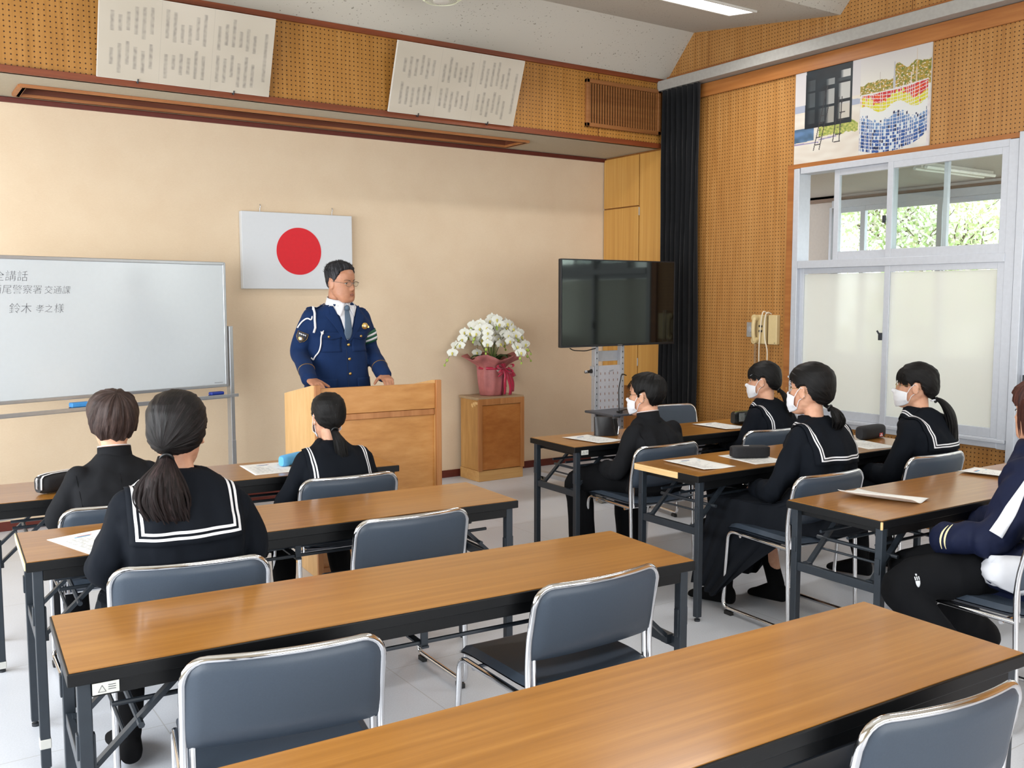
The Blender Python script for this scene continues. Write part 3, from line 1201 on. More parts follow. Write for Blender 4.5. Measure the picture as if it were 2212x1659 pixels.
b.build('maker_mark', plain('silver_mark', '9a9a9c', .4, .5), tv, smooth=False)
st = empty('television_stand', (4.68, 5.625, 0), rad(0), label='grey steel television stand with a perforated column, shelf and castors', cat='stand')
M_SIL = plain('silver_steel', 'b0b2b8', .35, .35, var=.04)
M_PALEP = plain('pale_panel', 'bfbfc6', .45, .1, var=.03)
for s in (-1, 1):
    c_ = MB().box((s * .128, 0, .72), (.034, .045, 1.36)).build('column', M_SIL, st, bevel=.003)
    b = MB()
    for k in range(26):
        b.box((s * .128, -.0232, .12 + .045 * k), (.007, .001, .011))
    b.build('slot_row', M_DARK, c_, smooth=False)
pn = MB().box((0, -.012, .60), (.222, .006, .82)).build('perforated_panel', M_PALEP, st, bevel=.002)
b = MB()
for i in range(5):
    for k in range(15):
        b.box((-.084 + .042 * i, -.0156, .22 + .052 * k), (.006, .0012, .018))
b.build('panel_slots', plain('rusty_slot', '8c6b5c', .7), pn, smooth=False)
b = MB()
b.tube([(.0, -.018, .965), (.035, -.022, .972)], .004, 6)
b.build('small_handle', M_SIL, pn)
MB().box((0, .02, 1.08), (.25, .01, .08)).box((0, .0, 1.36), (.5, .02, .06)).box((0, 0, 1.60), (.5, .02, .06)).box((-.13, -.03, 1.48), (.03, .07, .40)).box((.13, -.03, 1.48), (.03, .07, .40)).build('mount_bracket', M_SIL, st, bevel=.002)
hd = MB().box((-.155, 0, .97), (.014, .04, .075)).build('handle', M_SIL, st, bevel=.003)
MB().tube([(-.16, -.0, .97), (-.19, -.01, .968), (-.245, -.03, .968)], [.018, .011, .010], 12).build('grip', M_BLACK, hd)
MB().lathe([(.0105, -.005), (.0115, .0), (.011, .012), (.0, .014)], 12).build('grip_end', M_SIL, hd).location = (-.235, -.028, .968)
sh = MB().box((.04, -.16, .665), (.52, .34, .018)).build('shelf', plain('grey_shelf', '4d5058', .4, .2), st, bevel=.006)
b = MB()
for s in (-1, 1):
    b.beam((s * .12, -.02, .63), (s * .12, -.28, .652), .02, .02)
b.build('shelf_bracket', M_DARK, st)
b = MB()
for s in (-1, 1):
    b.box((s * .21, .19, .105), (.055, .86, .035))
b.box((0, .0, .105), (.47, .07, .035)).box((0, .0, .14), (.40, .12, .03))
b.build('base_frame', M_SIL, st, bevel=.004)
M_WHEEL = plain('grey_castor_wheel', '8e8a80', .5)
for sx in (-1, 1):
    for yy in (-.21, .59):
        cst = MB().tube([(sx * .21, yy, .092), (sx * .21, yy, .06)], .012, 8).box((sx * .21, yy, .068), (.030, .034, .02)).build('castor', M_DARK, st)
        for dx in (-.021, .021):
            MB().tube([(sx * .21 + dx - .009, yy, .041), (sx * .21 + dx + .009, yy, .041)], .041, 20).tube([(sx * .21 + dx - .0105, yy, .041), (sx * .21 + dx + .0105, yy, .041)], .030, 16).build('wheel', M_WHEEL, cst)
b = MB().tube(rounded([(4.25, TY + .045, 1.155), (4.28, TY + .045, 1.138), (4.40, TY + .05, 1.130), (4.52, TY + .08, 1.145)], .03), .004, 6)
tag(b.build('power_cord', M_BLACK), 'short black cord hanging under the television at its left', 'cord')
b = MB()
cz = .679
p0 = (4.57, 5.36, cz + .002)
b.tube(rounded([(4.80, 5.55, .93), (4.72, 5.51, .95), (4.64, 5.45, .84), p0, (4.55, 5.32, cz), (4.59, 5.34, cz), (4.57, 5.38, cz + .004), (4.70, 5.43, cz + .006), (4.82, 5.43, cz + .002)], .03), .0042, 6)
b.box((4.575, 5.36, cz + .004), (.045, .018, .012))
tag(b.build('cable', M_BLACK), 'black cable looping down onto the grey television stand shelf', 'cable')
e = tag(empty('media_player', (4.78, 5.36, .6745)), 'slim black device lying on the television stand shelf', 'device')
MB().box((0, 0, .008), (.15, .09, .016)).build('case', M_BLACK, e, bevel=.004)
MB().box((-.02, 0, .0165), (.07, .045, .001)).build('label', M_SIL, e)

# ================================================================ whiteboard
wb = empty('whiteboard', (2.045, 6.60, 0), rad(16), label='wheeled whiteboard at the left with handwritten black Japanese writing', cat='whiteboard')
# local x runs to the left as negative; board spans x -1.80 .. 0
WZ0, WZ1 = .912, 1.768
M_BOARD = plain('white_enamel', 'cfd6db', .22, var=.01, coat=.3, coat_rough=.15)
MB().box((-.90, .0, (WZ0 + WZ1) / 2), (1.79, .018, WZ1 - WZ0 - .01)).build('panel', M_BOARD, wb, smooth=False)
b = MB()
zc = (WZ0 + WZ1) / 2
b.box((-.90, 0, WZ1 - .008), (1.80, .03, .022)).box((-.90, 0, WZ0 + .008), (1.80, .03, .022))
for x in (-1.795, -.005):
    b.box((x, 0, zc), (.022, .03, WZ1 - WZ0))
b.build('frame', M_ALU, wb, bevel=.004)
tr = MB().box((-.88, -.035, .845), (1.84, .085, .008)).box((-.88, -.078, .852), (1.84, .007, .022)).box((-.88, .006, .838), (1.80, .03, .02)).build('tray', M_ALU, wb, bevel=.002)
for x in (.03, -1.83):
    MB().box((x, 0, .83), (.030, .05, 1.0 if x > 0 else 1.0)).build('post', M_ALU, wb, bevel=.003)
    MB().box((x, 0, .30), (.034, .054, .46)).build('lower_post', M_ALU, wb, bevel=.003)
    f_ = MB().box((x, 0, .075), (.04, .52, .035)).build('foot_bar', M_ALU, wb, bevel=.004)
    for yy in (-.23, .23):
        MB().tube([(x - .012, yy, .028), (x + .012, yy, .028)], .028, 14).box((x, yy, .055), (.03, .03, .015)).build('castor', M_DARK, f_)
MB().box((-.90, .0, .25), (1.82, .025, .035)).build('stretcher', M_ALU, wb)
b = MB()
for k in range(12):
    b.box((-.10 + .0055 * k, -.0097, WZ0 + .03), (.0035, .001, .004))
b.build('maker_mark', plain('grey_mark', '7c7f84', .6), wb, smooth=False)
# handwriting, drawn with the characters as thin marker strokes
M_INK = plain('marker_ink', '55585f', .6, var=.1)


def writing(txt, x, z, size, name='handwriting', shear=.12, parent=wb):
    c = bpy.data.curves.new(name, 'FONT')
    c.body = txt
    c.size = size
    c.offset = -size * .018
    c.extrude = .0002
    c.shear = shear
    c.resolution_u = 3
    tmp = bpy.data.objects.new(name + '_curve', c)
    COL.objects.link(tmp)
    bpy.context.view_layer.update()
    me = bpy.data.meshes.new_from_object(tmp.evaluated_get(bpy.context.evaluated_depsgraph_get()))
    bpy.data.objects.remove(tmp)
    me.materials.clear()
    me.materials.append(M_INK)
    o = bpy.data.objects.new(name, me)
    COL.objects.link(o)
    o.parent = parent
    o.location = (x, -.0098, z)
    o.rotation_euler = (rad(90), 0, 0)
    return o


writing('交通安全講話', -1.715, 1.628, .066)
writing('西尾警察署', -1.527, 1.554, .057)
writing('交通課', -1.232, 1.554, .053)
writing('鈴木', -1.438, 1.441, .066)
writing('孝之', -1.287, 1.443, .052)
writing('様', -1.179, 1.441, .062)


def on_board(name, x, w_, h_, d_, mats, label, cat='eraser'):
    e_ = tag(empty(name), label, cat)
    M = wb.matrix_basis
    mw = Matrix.Translation(Vector((2.045, 6.60, 0))) @ Matrix.Rotation(rad(16), 4, 'Z')
    e_.matrix_basis = mw @ Matrix.Translation(Vector((x, -.04, .8495)))
    MB().box((0, 0, .006), (w_, d_, .012)).build('felt', plain('felt', '2b3550', .9), e_, bevel=.002)
    MB().box((0, 0, .012 + h_ / 2), (w_, d_, h_)).build('body', mats, e_, bevel=.008, seg=3)
    return e_


on_board('board_eraser', -1.06, .115, .030, .05, plain('light_blue_plastic', '3f8fd2', .5), 'light blue eraser on the whiteboard tray, left of the brown-haired boy')
on_board('board_eraser', -.11, .10, .022, .045, plain('dark_blue_plastic', '1c3a9a', .45), 'small dark blue eraser at the right end of the whiteboard tray')
e = tag(empty('marker_pen'), 'slim pale green marker lying on the whiteboard tray between the two heads', 'pen')
e.matrix_basis = Matrix.Translation(Vector((2.045, 6.60, 0))) @ Matrix.Rotation(rad(16), 4, 'Z') @ Matrix.Translation(Vector((-.50, -.045, .858)))
MB().tube([(-.065, 0, 0), (.04, 0, 0)], .0085, 10).build('barrel', plain('pale_green_plastic', 'a9cfc0', .4), e)
MB().tube([(.04, 0, 0), (.065, 0, 0)], .009, 10).build('cap', plain('dark_green_plastic', '2e6f5c', .4), e)

# ================================================================ flag panel on the front wall
e = tag(empty('flag_panel', (2.711, YF - .03, 1.875)), 'white framed flag board with a red disc hanging on the front wall', 'flag')
MB().box((0, 0, 0), (.872, .05, .565)).build('board', plain('flag_white', 'd3d7dc', .5, var=.01), e, bevel=.004)
MB().tube([(0, -.0245, 0), (0, -.028, 0)], .176, 72).build('red_disc', plain('flag_red', 'd20f22', .55, var=.03), e)
for x in (-.28, .29):
    MB().tube(rounded([(x, .02, .28), (x, .02, .312), (x + .004, .012, .325), (x, .02, .34)], .008), .0028, 6).build('hook', M_ALU, e)

# ================================================================ vent grille in the fascia
e = tag(empty('vent_grille', (5.245, FAS, 3.085)), 'brown wooden vent grille with vertical slats in the fascia', 'vent')
vw, vh = .80, .375
b = MB()
for s in (-1, 1):
    b.box((0, -.012, s * (vh / 2 - .016)), (vw, .03, .032)).box((s * (vw / 2 - .016), -.012, 0), (.032, .03, vh))
M_GR = wood('grille_wood', '7c4c26', '8c5a30', '9a683a', 0, 40, .45)
b.build('frame', M_GR, e, bevel=.004)
MB().box((0, -.0015, 0), (vw - .05, .002, vh - .05)).build('backing', plain('vent_dark', '120b07', .9), e, smooth=False)
for k in range(27):
    MB().box((-vw / 2 + .045 + .0273 * k, -.010, 0), (.0125, .014, vh - .06)).build('slat', M_GR, e, smooth=False)

# ================================================================ ceiling light, ceiling fan
e = tag(empty('ceiling_light', (4.66, 4.905, 3.562), 0), 'lit rectangular fluorescent light recessed in the ceiling', 'ceiling light')
e.rotation_euler = (rad(8.0), 0, 0)
b = MB()
for s in (-1, 1):
    b.box((0, s * .125, -.004), (1.30, .02, .02)).box((s * .64, 0, -.004), (.02, .25, .02))
b.build('frame', M_WHITE, e, bevel=.002)
MB().box((0, 0, -.006), (1.26, .23, .006)).build('diffuser', emit('lamp_diffuser', 'f6fbff', 5.0), e, smooth=False)
for p_, lab in zip(SEEN_AND_ADDED_LAMPS[1:], ('unseen ceiling light above the left rows of tables, added to brighten the floor', 'unseen ceiling light above the right rows of tables, added to brighten the floor')):
    c_ = copy_tree(e)  # out-of-view copies of the fixture, added for more light on the floor
    c_.location = p_
    c_.rotation_euler = (0, 0, 0)
    c_['label'] = lab
e = tag(empty('ceiling_fan', (3.12, 5.43, 3.60)), 'round ceiling fan guard of pale wires at the top edge', 'fan')
b = MB()
RF, HF = .215, .15
prof_ = lambda q: (RF * math.sin(q * pi / 2) ** .75, -.05 - HF * (1 - (math.sin(q * pi / 2)) ** 3.0) * 1.0)
for k in range(72):
    a = 2 * pi * k / 72
    b.tube([(prof_(q)[0] * cos(a + .25 * (1 - q)), prof_(q)[0] * sin(a + .25 * (1 - q)), prof_(q)[1]) for q in [.25, .45, .65, .8, .9, 1.0]], .0013, 4, caps=False)
b.build('guard', plain('pale_wire', 'd6d8bd', .4, var=.03), e)
b = MB()
for q in (.25, .8, 1.0):
    r_, z_ = prof_(q)
    b.tube([(r_ * cos(2 * pi * k / 48), r_ * sin(2 * pi * k / 48), z_) for k in range(48)], .0028, 6, closed=True)
b.build('guard_ring', plain('pale_wire', 'd6d8bd', .4), e)
MB().lathe([(.0, -.202), (.05, -.198), (.055, -.17), (.05, -.05), (.045, .0)], 24).build('motor', M_WHITE, e)
for k in range(4):
    a = 2 * pi * k / 4 + .3
    rows = []
    for i in range(7):
        q = i / 6
        p = Vector((cos(a), sin(a), 0)) * (.045 + .14 * q)
        s_ = Vector((-sin(a), cos(a), .35)) * (.03 + .025 * q)
        rows.append([p - s_ + Vector((0, 0, -.12)), p + Vector((0, 0, -.12)), p + s_ + Vector((0, 0, -.12))])
    MB().grid(rows).build('blade', plain('fan_blade', 'c9ccd0', .4), e, solid=.002, recalc=False)

# ================================================================ wall phones, switch plate
M_BEIGE = plain('beige_plastic', 'c9b384', .42, var=.03)
M_CORD = plain('cream_cord', 'd8cdb8', .5)
e = tag(empty('switch_plate', (XR, 5.145, 1.275)), 'small metal wall plate with a round knob left of the telephone', 'switch')
MB().box((-.004, 0, 0), (.008, .07, .115)).build('plate', M_ALU, e, bevel=.002)
MB().lathe([(.024, 0), (.022, .012), (.0, .014)], 20).build('knob', M_SIL, e).rotation_euler = (0, rad(-90), 0)
e = tag(empty('intercom_phone', (XR, 5.04, 1.28)), 'beige wall telephone with a handset and coiled cord', 'telephone')
MB().box((-.025, -.03, 0), (.05, .11, .225)).build('wall_base', M_BEIGE, e, bevel=.01, seg=3)
b = MB()
hx = -.075
b.tube([(hx, .0, -.085), (hx - .012, .0, -.04), (hx - .014, .0, .0), (hx - .012, .0, .045), (hx, .0, .09)], [.017, .016, .015, .016, .017], 12)
for z in (-.085, .09):
    b.tube([(hx - .01, .0, z), (hx + .03, -.002, z * .97)], [.026, .024], 14)
hs = b.build('handset', M_BEIGE, e)
for z in (-.012, .026):
    MB().box((-.052, -.04, z), (.006, .035, .016)).build('button', M_BLACK, e, bevel=.002)
b = MB()
cp = []
for k in range(240):
    q = k / 239
    a = q * 2 * pi * 30
    cp.append((-.03 + .009 * cos(a), .028 + .009 * sin(a), -.11 - .36 * q))
b.tube(cp, .0022, 5)
b.build('coiled_cord', plain('coil_cord', 'a8937a', .5), e)
e = tag(empty('junction_box', (XR, 4.895, 1.28)), 'tall beige box beside the wall telephone', 'box')
MB().box((-.02, 0, 0), (.04, .085, .225)).build('cover', M_BEIGE, e, bevel=.006, seg=3)
MB().box((-.041, -.025, -.10), (.002, .008, .004)).build('maker_mark', M_DARK, e, smooth=False)
for nm, pts_, lab in (('loose_cord', [(-.02, 4.955, 1.40), (-.06, 4.965, 1.425), (-.07, 4.972, 1.40), (-.07, 4.985, 1.30), (-.065, 5.0, 1.15), (-.05, 5.01, .98), (-.02, 5.012, .72)], 'cream cord hanging straight down in front of the wall telephone'),
                      ('loose_cord', [(-.012, 4.93, 1.40), (-.05, 4.93, 1.415), (-.065, 4.94, 1.405), (-.07, 4.95, 1.32), (-.065, 4.945, 1.20), (-.055, 4.925, 1.13), (-.045, 4.935, 1.0), (-.02, 4.95, .72)], 'cream cord arching from the beige box and bending as it hangs')):
    c = rounded([(XR + p[0], p[1], p[2]) for p in pts_], .05)
    tag(MB().tube(c, .0048, 8).build(nm, M_CORD), lab, 'cord')
# ================================================================ printed boards
def painted(name, parent, w, h, nu, nv, fn, mat=None):
    """a flat printed sheet in the local xz plane, its print held as a colour attribute"""
    vs, fs, cols = [], [], []
    for j in range(nv + 1):
        for i in range(nu + 1):
            vs.append((-w / 2 + w * i / nu, 0, -h / 2 + h * j / nv))
    for j in range(nv):
        for i in range(nu):
            a = j * (nu + 1) + i
            fs.append((a, a + 1, a + nu + 2, a + nu + 1))
            cols.append(fn((i + .5) / nu, (j + .5) / nv))
    me = bpy.data.meshes.new(name)
    me.from_pydata(vs, [], fs)
    at_ = me.color_attributes.new('print', 'FLOAT_COLOR', 'CORNER')
    buf = []
    for c in cols:
        c = lin(tuple(((x / 255) / 12.92 if x / 255 <= .04045 else ((x / 255 + .055) / 1.055) ** 2.4) for x in c))
        buf += list(c) * 4
    at_.data.foreach_set('color', buf)
    me.materials.append(mat or vcol('print_ink'))
    o = bpy.data.objects.new(name, me)
    COL.objects.link(o)
    o.parent = parent
    return o


def mixc(a, b, t_):
    t_ = max(0, min(1, t_))
    return tuple(a[i] * (1 - t_) + b[i] * t_ for i in range(3))


def nz(x, y, s=0.0):
    return noise.noise(Vector((x, y, s)))


def poster(u, v):
    if u < .515:
        c = mixc((222, 216, 208), (205, 200, 203), v)
        if v < .56 - .05 * nz(u * 3, 1):
            c = (222, 212, 196)
        if .52 < v + .12 * (u - .2) * (u > .3) < .585:
            c = (165, 172, 190)
        if v < .50:
            c = mixc((226, 220, 208), (216, 205, 192), (nz(u * 9, v * 20) + .5))
        if u < .16 and .24 + .05 * u < v < .37:
            c = mixc((96, 128, 168), (70, 96, 120), nz(u * 20, v * 20) + .5)
        if abs(v - (.235 - .10 * (u - .0) * (u < .2) + .08 * (u - .1))) < .006 and u < .34:
            c = (150, 140, 175)
        gr = .27 + .03 * nz(u * 30, 3)
        if .2 < u < .505 and gr < v < .40 - 1.0 * max(0, u - .44) + .03 * nz(u * 40, 7):
            c = mixc((126, 148, 66), (206, 196, 112), nz(u * 60, v * 60) + .5)
        if .078 + .012 * v < u < .452 and .362 - .02 * u < v < .955 + .03 * (u - .3):
            d = nz(u * 14, v * 10, 4) * .5 + .5
            c = mixc((12, 16, 22), (30, 44, 52), d)
            # pane openings, the right ones clear
            for (u0, u1, v0, v1, k) in ((.10, .165, .70, .80, .2), (.10, .165, .55, .68, .25), (.10, .165, .40, .53, .15), (.19, .245, .55, .68, .2), (.19, .245, .40, .53, .25),
                                        (.25, .318, .55, .685, .75), (.25, .318, .385, .53, .7), (.25, .318, .725, .78, .6), (.345, .437, .575, .72, .9), (.345, .437, .40, .545, .9), (.36, .437, .765, .83, .95), (.335, .437, .74, .765, .2)):
                if u0 < u < u1 and v0 < v < v1:
                    kk = k * min(1, (u - u0) / .03 + .15)
                    c = mixc(c, (208, 206, 200) if v > .53 else (214, 206, 192), kk)
        for (xa, ya, xb, yb) in ((.16, .15, .262, .72), (.205, .15, .275, .55), (.312, .20, .355, .6), (.363, .20, .377, .60)):
            t_ = (v - ya) / (yb - ya)
            if 0 < t_ < 1 and abs(u - (xa + (xb - xa) * t_)) < .0035:
                c = (52, 50, 54)
        for (ua, ub) in ((.163, .203), (.315, .365)):
            if ua - .004 + .16 * max(0, v - .15) < u < ub + .12 * max(0, v - .15) and .15 < v < .50 and (v * 100) % 6.5 < .9:
                c = (60, 56, 58)
        return c
    c = mixc((226, 222, 210), (200, 194, 196), (v - .6) / .4)
    if v < .62:
        c = mixc((226, 222, 214), (206, 206, 202), nz(u * 14, v * 14) + .3)
    top = .66 + .06 * nz(u * 16, 2) + (.08 if u > .76 else 0) + .05 * (u - .5)
    if .56 < v < top:
        c = mixc((196, 154, 62), (110, 120, 40), nz(u * 50, v * 50) + .5)
        if nz(u * 80, v * 80, 5) > .28:
            c = (232, 212, 190)
    for (ux, va, vb, th, cc) in ((.755, .56, .80, .006, (188, 186, 190)), (.905, .56, .87, .003, (206, 186, 160)), (.87, .56, .68, .004, (222, 208, 196)), (.655, .62, .74, .0015, (180, 170, 160))):
        if abs(u - ux) < th * (1.6 - (v - va) / (vb - va)) and va < v < vb:
            c = cc
    # mosaic drum
    cu = (u - .75) / .232
    if abs(cu) < 1:
        rim = .588 + .018 * (cu) + .012 * (1 - cu * cu) * -1
        vb = .045 + .17 * (1 - math.sqrt(max(0, 1 - ((u - .70) / .29) ** 2)))
        if vb < v < rim:
            if v > rim - .012:
                return (222, 216, 214)
            ang = math.asin(cu)
            fu, fv = ang * 15.0 + 50, (v - .05 * cu * cu) * 34
            iu, iv = int(fu), int(fv)
            grout = (fu - iu) < .16 or (fv - iv) < .18
            rnd = nz(iu * 1.37 + .5, iv * 2.11 + .3)
            wave = .43 + .035 * math.sin(u * 26) - .05 * (u > .8) * 0
            if grout:
                return (226, 224, 222)
            if v > wave + .075 + .05 * rnd:
                return (198, 40, 44) if rnd > -.12 else (224, 84, 34)
            if v > wave + .0:
                return (214, 204, 52) if rnd > -.35 else (206, 64, 40)
            if v > wave - .09 + .05 * rnd:
                return (222, 224, 222)
            k = (wave - .09 - v) / .30
            if rnd > .30:
                return (30, 44, 84)
            if rnd < -.30:
                return (196, 210, 222)
            return mixc((150, 176, 206), (44, 84, 150), k * 1.3 + .3)
    elif v < .5:
        c = mixc((222, 216, 214), (206, 196, 200), nz(u * 30, v * 30) + .4)
    return c


e = tag(empty('beach_poster', (XR - .014, 4.212, 2.850), rad(-90)), 'large photo print of a black beach panel and a mosaic drum above the window', 'poster')
MB().box((0, .006, 0), (1.082, .010, .773)).build('backing', M_WHITE, e, smooth=False)
painted('print', e, 1.08, .77, 300, 214, lambda u, v: mixc(poster(u, v), (0, 0, 0), .10))
b = MB()
for u in (-.51, 0, .51):
    for w_ in (-.365, .365):
        b.ell((u, -.001, w_), (.006, .003, .006), 8, 6)
b.build('pin', plain('brown_pin', '8a6c58', .4), e)


def song(seed, title_x):
    rs_ = random.Random(seed)
    cols = []
    for s_ in range(3):
        x0 = .05 + .30 * s_
        for k in range(6):
            x = x0 + .02 + k * .043
            for (va, vb) in ((.56 + rs_.uniform(-.05, .04), .93 - rs_.uniform(0, .18)), (.07 + rs_.uniform(0, .12), .48 - rs_.uniform(0, .12))):
                cols.append((x, va, vb))
    cols.append((title_x, .18, .80))

    def f(u, v):
        base = mixc((190, 181, 167), (182, 173, 158), nz(u * 3, v * 3, seed) + .5)
        k = 0
        for (x, va, vb) in cols:
            if va < v < vb:
                d = abs(u - x) / .013
                if d < 1:
                    k = max(k, (1 - d * d) * (.42 + .58 * max(0, nz(u * 55, v * 24, seed) + .35)))
        for s_ in (1, 2):
            if abs(u - (.035 + .30 * s_)) < .0016:
                k = max(k, .2)
        return mixc(base, (112, 107, 102), k * .60)
    return f


for k, (x0, x1) in enumerate(((1.178, 2.213), (3.077, 4.122))):
    w_, h_ = x1 - x0, .475
    lean = rad(-20)
    e = tag(empty('lyrics_board', ((x0 + x1) / 2, 6.02, 3.045)), ('left white board of faded vertical writing leaning out from the fascia', 'right white board of faded vertical writing leaning out from the fascia, nearer the vent')[k], 'notice board')
    e.rotation_euler = (-lean, 0, 0)
    MB().box((0, .010, 0), (w_ + .004, .018, h_ + .004)).build('board', M_WHITE, e, smooth=False)
    painted('lettering', e, w_, h_, 240, 110, song(5 + k, .955))
    b = MB()
    for x in (-w_ * .28, w_ * .28):
        b.tube([(x, .022, -h_ / 2 + .0), (x, .02, -h_ / 2 - .012), (x, -.004, -h_ / 2 - .012), (x, -.006, -h_ / 2 + .012)], .004, 6)
    b.build('clip', M_DARK, e)

# ================================================================ papers and pencil cases
M_PRINT = plain('grey_print', '9aa0a6', .8)
M_PBLUE = plain('blue_print', '5fb0d8', .8)
M_PPINK = plain('pink_print', 'dd8a86', .8)


def handout(x, y, rz, label, curl=0.0, seed=0, z=.7015):
    e_ = tag(empty('handout', (x, y, z), rad(rz)), label, 'paper', 'printed handouts on the tables')
    rs_ = random.Random(seed)
    w_, h_ = .210, .297

    def zz(px, py):
        return .0008 + abs(curl) * ((max(0, -px / w_ + .15)) ** 2 * 1.1 + (max(0, py / h_ - .2)) ** 2 * .8 + .06 * (1 + sin(px * 40 + py * 12)))
    rows = [[(-w_ / 2 + w_ * i / 14, -h_ / 2 + h_ * j / 14, zz(-w_ / 2 + w_ * i / 14, -h_ / 2 + h_ * j / 14)) for i in range(15)] for j in range(15)]
    sh_ = MB().grid(rows).build('sheet', M_PAPER, e_, solid=.0004, recalc=False)

    def strip(b_, x0, x1, yy, th):
        n_ = max(2, int((x1 - x0) / .03))
        rr = [[(x0 + (x1 - x0) * k / n_, yy + s_ * th / 2, zz(x0 + (x1 - x0) * k / n_, yy) + .0007) for k in range(n_ + 1)] for s_ in (-1, 1)]
        b_.grid(rr)
    if curl < .05:
        b1, b2, b3 = MB(), MB(), MB()
        strip(b2, -.035, .02, .095, .008)
        strip(b3, -.022, .030, .105, .006)
        strip(b2, .065, .085, .085, .006)
        for k in range(17):
            y_ = .075 - .0115 * k
            xa = -.08 + rs_.uniform(0, .02) * (k % 4 == 0)
            xb = .085 - rs_.uniform(0, .08)
            for q in range(int((xb - xa) / .022)):
                if rs_.random() < .8:
                    strip(b1, xa + .022 * q, xa + .022 * q + rs_.uniform(.008, .018), y_, .0022)
        b1.build('text_lines', M_PRINT, sh_, recalc=False)
        b2.build('blue_title', M_PBLUE, sh_, recalc=False)
        b3.build('pink_title', M_PPINK, sh_, recalc=False)
    return e_


handout(.605, 3.415, 17, 'printed sheet at the left end of the large ponytailed girl\'s table', 0, 1)
handout(1.565, 4.43, -4, 'printed sheet left of the girl who sits behind the lectern', 0, 2)
handout(3.463, 4.295, 7, 'printed sheet at the left end of the table nearest the television stand', 0.01, 3)
handout(4.50, 4.28, 0, 'printed sheet between the empty wall chair and the girl at the far table', .01, 4)
handout(3.373, 3.345, -3, 'printed sheet on the table with the torn edge, left of the black case', .012, 5)
handout(3.72, 3.31, -8, 'printed sheet lying under the square black pencil case', 0, 6)
handout(4.60, 3.28, -12, 'printed sheet beside the rounded black case with the red label', 0, 7)
handout(3.41, 2.335, 14, 'blank-looking curled sheet on the right table nearest the camera', .06, 8)
handout(4.33, 2.36, 10, 'printed sheet at the window end of the nearest right table', 0.02, 9)


def pouch(label, loc, rz, L_, W_, H_, matm, e=3.0, tilt=0, name='pencil_case'):
    e_ = tag(empty(name, loc, rad(rz)), label, 'pencil case')
    b_ = MB()
    rings = []
    for k in range(15):
        q = -1 + 2 * k / 14
        s_ = (1 - abs(q) ** 6) ** .5
        s_ = max(s_, .05)
        rings.append([Vector((q * L_ / 2, p.x, p.y + H_ / 2 + .001)) for p in ring((0, 0, 0), W_ / 2 * (.55 + .45 * s_), H_ / 2 * (.8 + .2 * s_), 28, e)])
    b_.loft(rings)
    b_.build('body', matm, e_)
    return e_


M_CANVAS = plain('black_canvas', '191a1f', .75, var=.2, scale=120, bump=.2)
M_ZIP = plain('zip_metal', 'b8b8ba', .3, .7)
M_STRIPE = plain('white_stripe', 'dcdde2', .5, var=.02)
c = pouch('black pencil case with two white stripes and a zip pull, far left table', (.655, 4.42, .702), 24, .235, .085, .080, M_CANVAS, 2.8)
b = MB()
for s_ in (-.016, .016):
    pts = []
    for k in range(17):
        a = rad(200 - 150 * k / 16)
        p = (-.118 + .012 * sin(k / 16 * pi), 0, 0)
    ribbon(b, [(-.1185 + .002 * abs(q) , s_ - .012 , .022 + .058 * (q)) for q in (0, .3, .6, .8)] + [(-.105, s_ - .008, .0785), (-.06, s_, .0825), (0, s_, .0828), (.06, s_, .0825), (.10, s_, .079)], .010, (0, 1, 0))
b.build('stripes', M_STRIPE, c, recalc=False, solid=.001)
MB().box((-.121, .0, .058), (.006, .014, .014)).box((-.123, 0, .038), (.004, .005, .028)).build('zip_pull', M_ZIP, c, bevel=.002)
# leaning soft pouch on the front right table
e = tag(empty('pencil_pouch', (3.635, 4.37, .7015), rad(-28)), 'soft black pouch standing open on the table nearest the television', 'pencil case')
b = MB()
rings = []
for k in range(9):
    q = k / 8
    rings.append(ring((-.008 - .018 * q, .0, .112 * q + .001), .072 - .016 * q, .030 - .014 * q, 24, 3.2))
b.loft(rings)
b.build('body', plain('black_leather', '1e1e21', .35, var=.25, scale=30, bump=.25, bdist=.003), e)
MB().beam((.058, -.012, .004), (.040, -.014, .105), .012, .026).build('flap', M_BLACK, e, bevel=.003)
MB().tube([(.066, -.022, .055), (.060, -.026, .010)], .003, 6).build('zip_pull', M_ZIP, e)
# green and black see-through case
c = pouch('black and green see-through pencil case beside the girl at the far table', (4.735, 4.27, .7015), -6, .24, .07, .085, plain('black_gloss', '1a1d1e', .3), 4.5)
MB().box((.02, -.036, .042), (.15, .002, .045)).build('clear_window', plain('teal_window', '55696c', .2, var=.2), c, bevel=.001)
MB().box((-.075, -.037, .05), (.045, .002, .055)).build('clear_tag', plain('grey_tag', '8c9698', .25, var=.3, scale=200), c)
MB().tube([(-.11, -.012, .083), (.11, -.012, .086)], .003, 6).build('zip_line', plain('lime_zip', '93a03c', .5), c)
MB().tube([(-.06, -.04, .012), (-.06, -.045, .001)], .004, 6).build('zip_pull', M_ZIP, c)
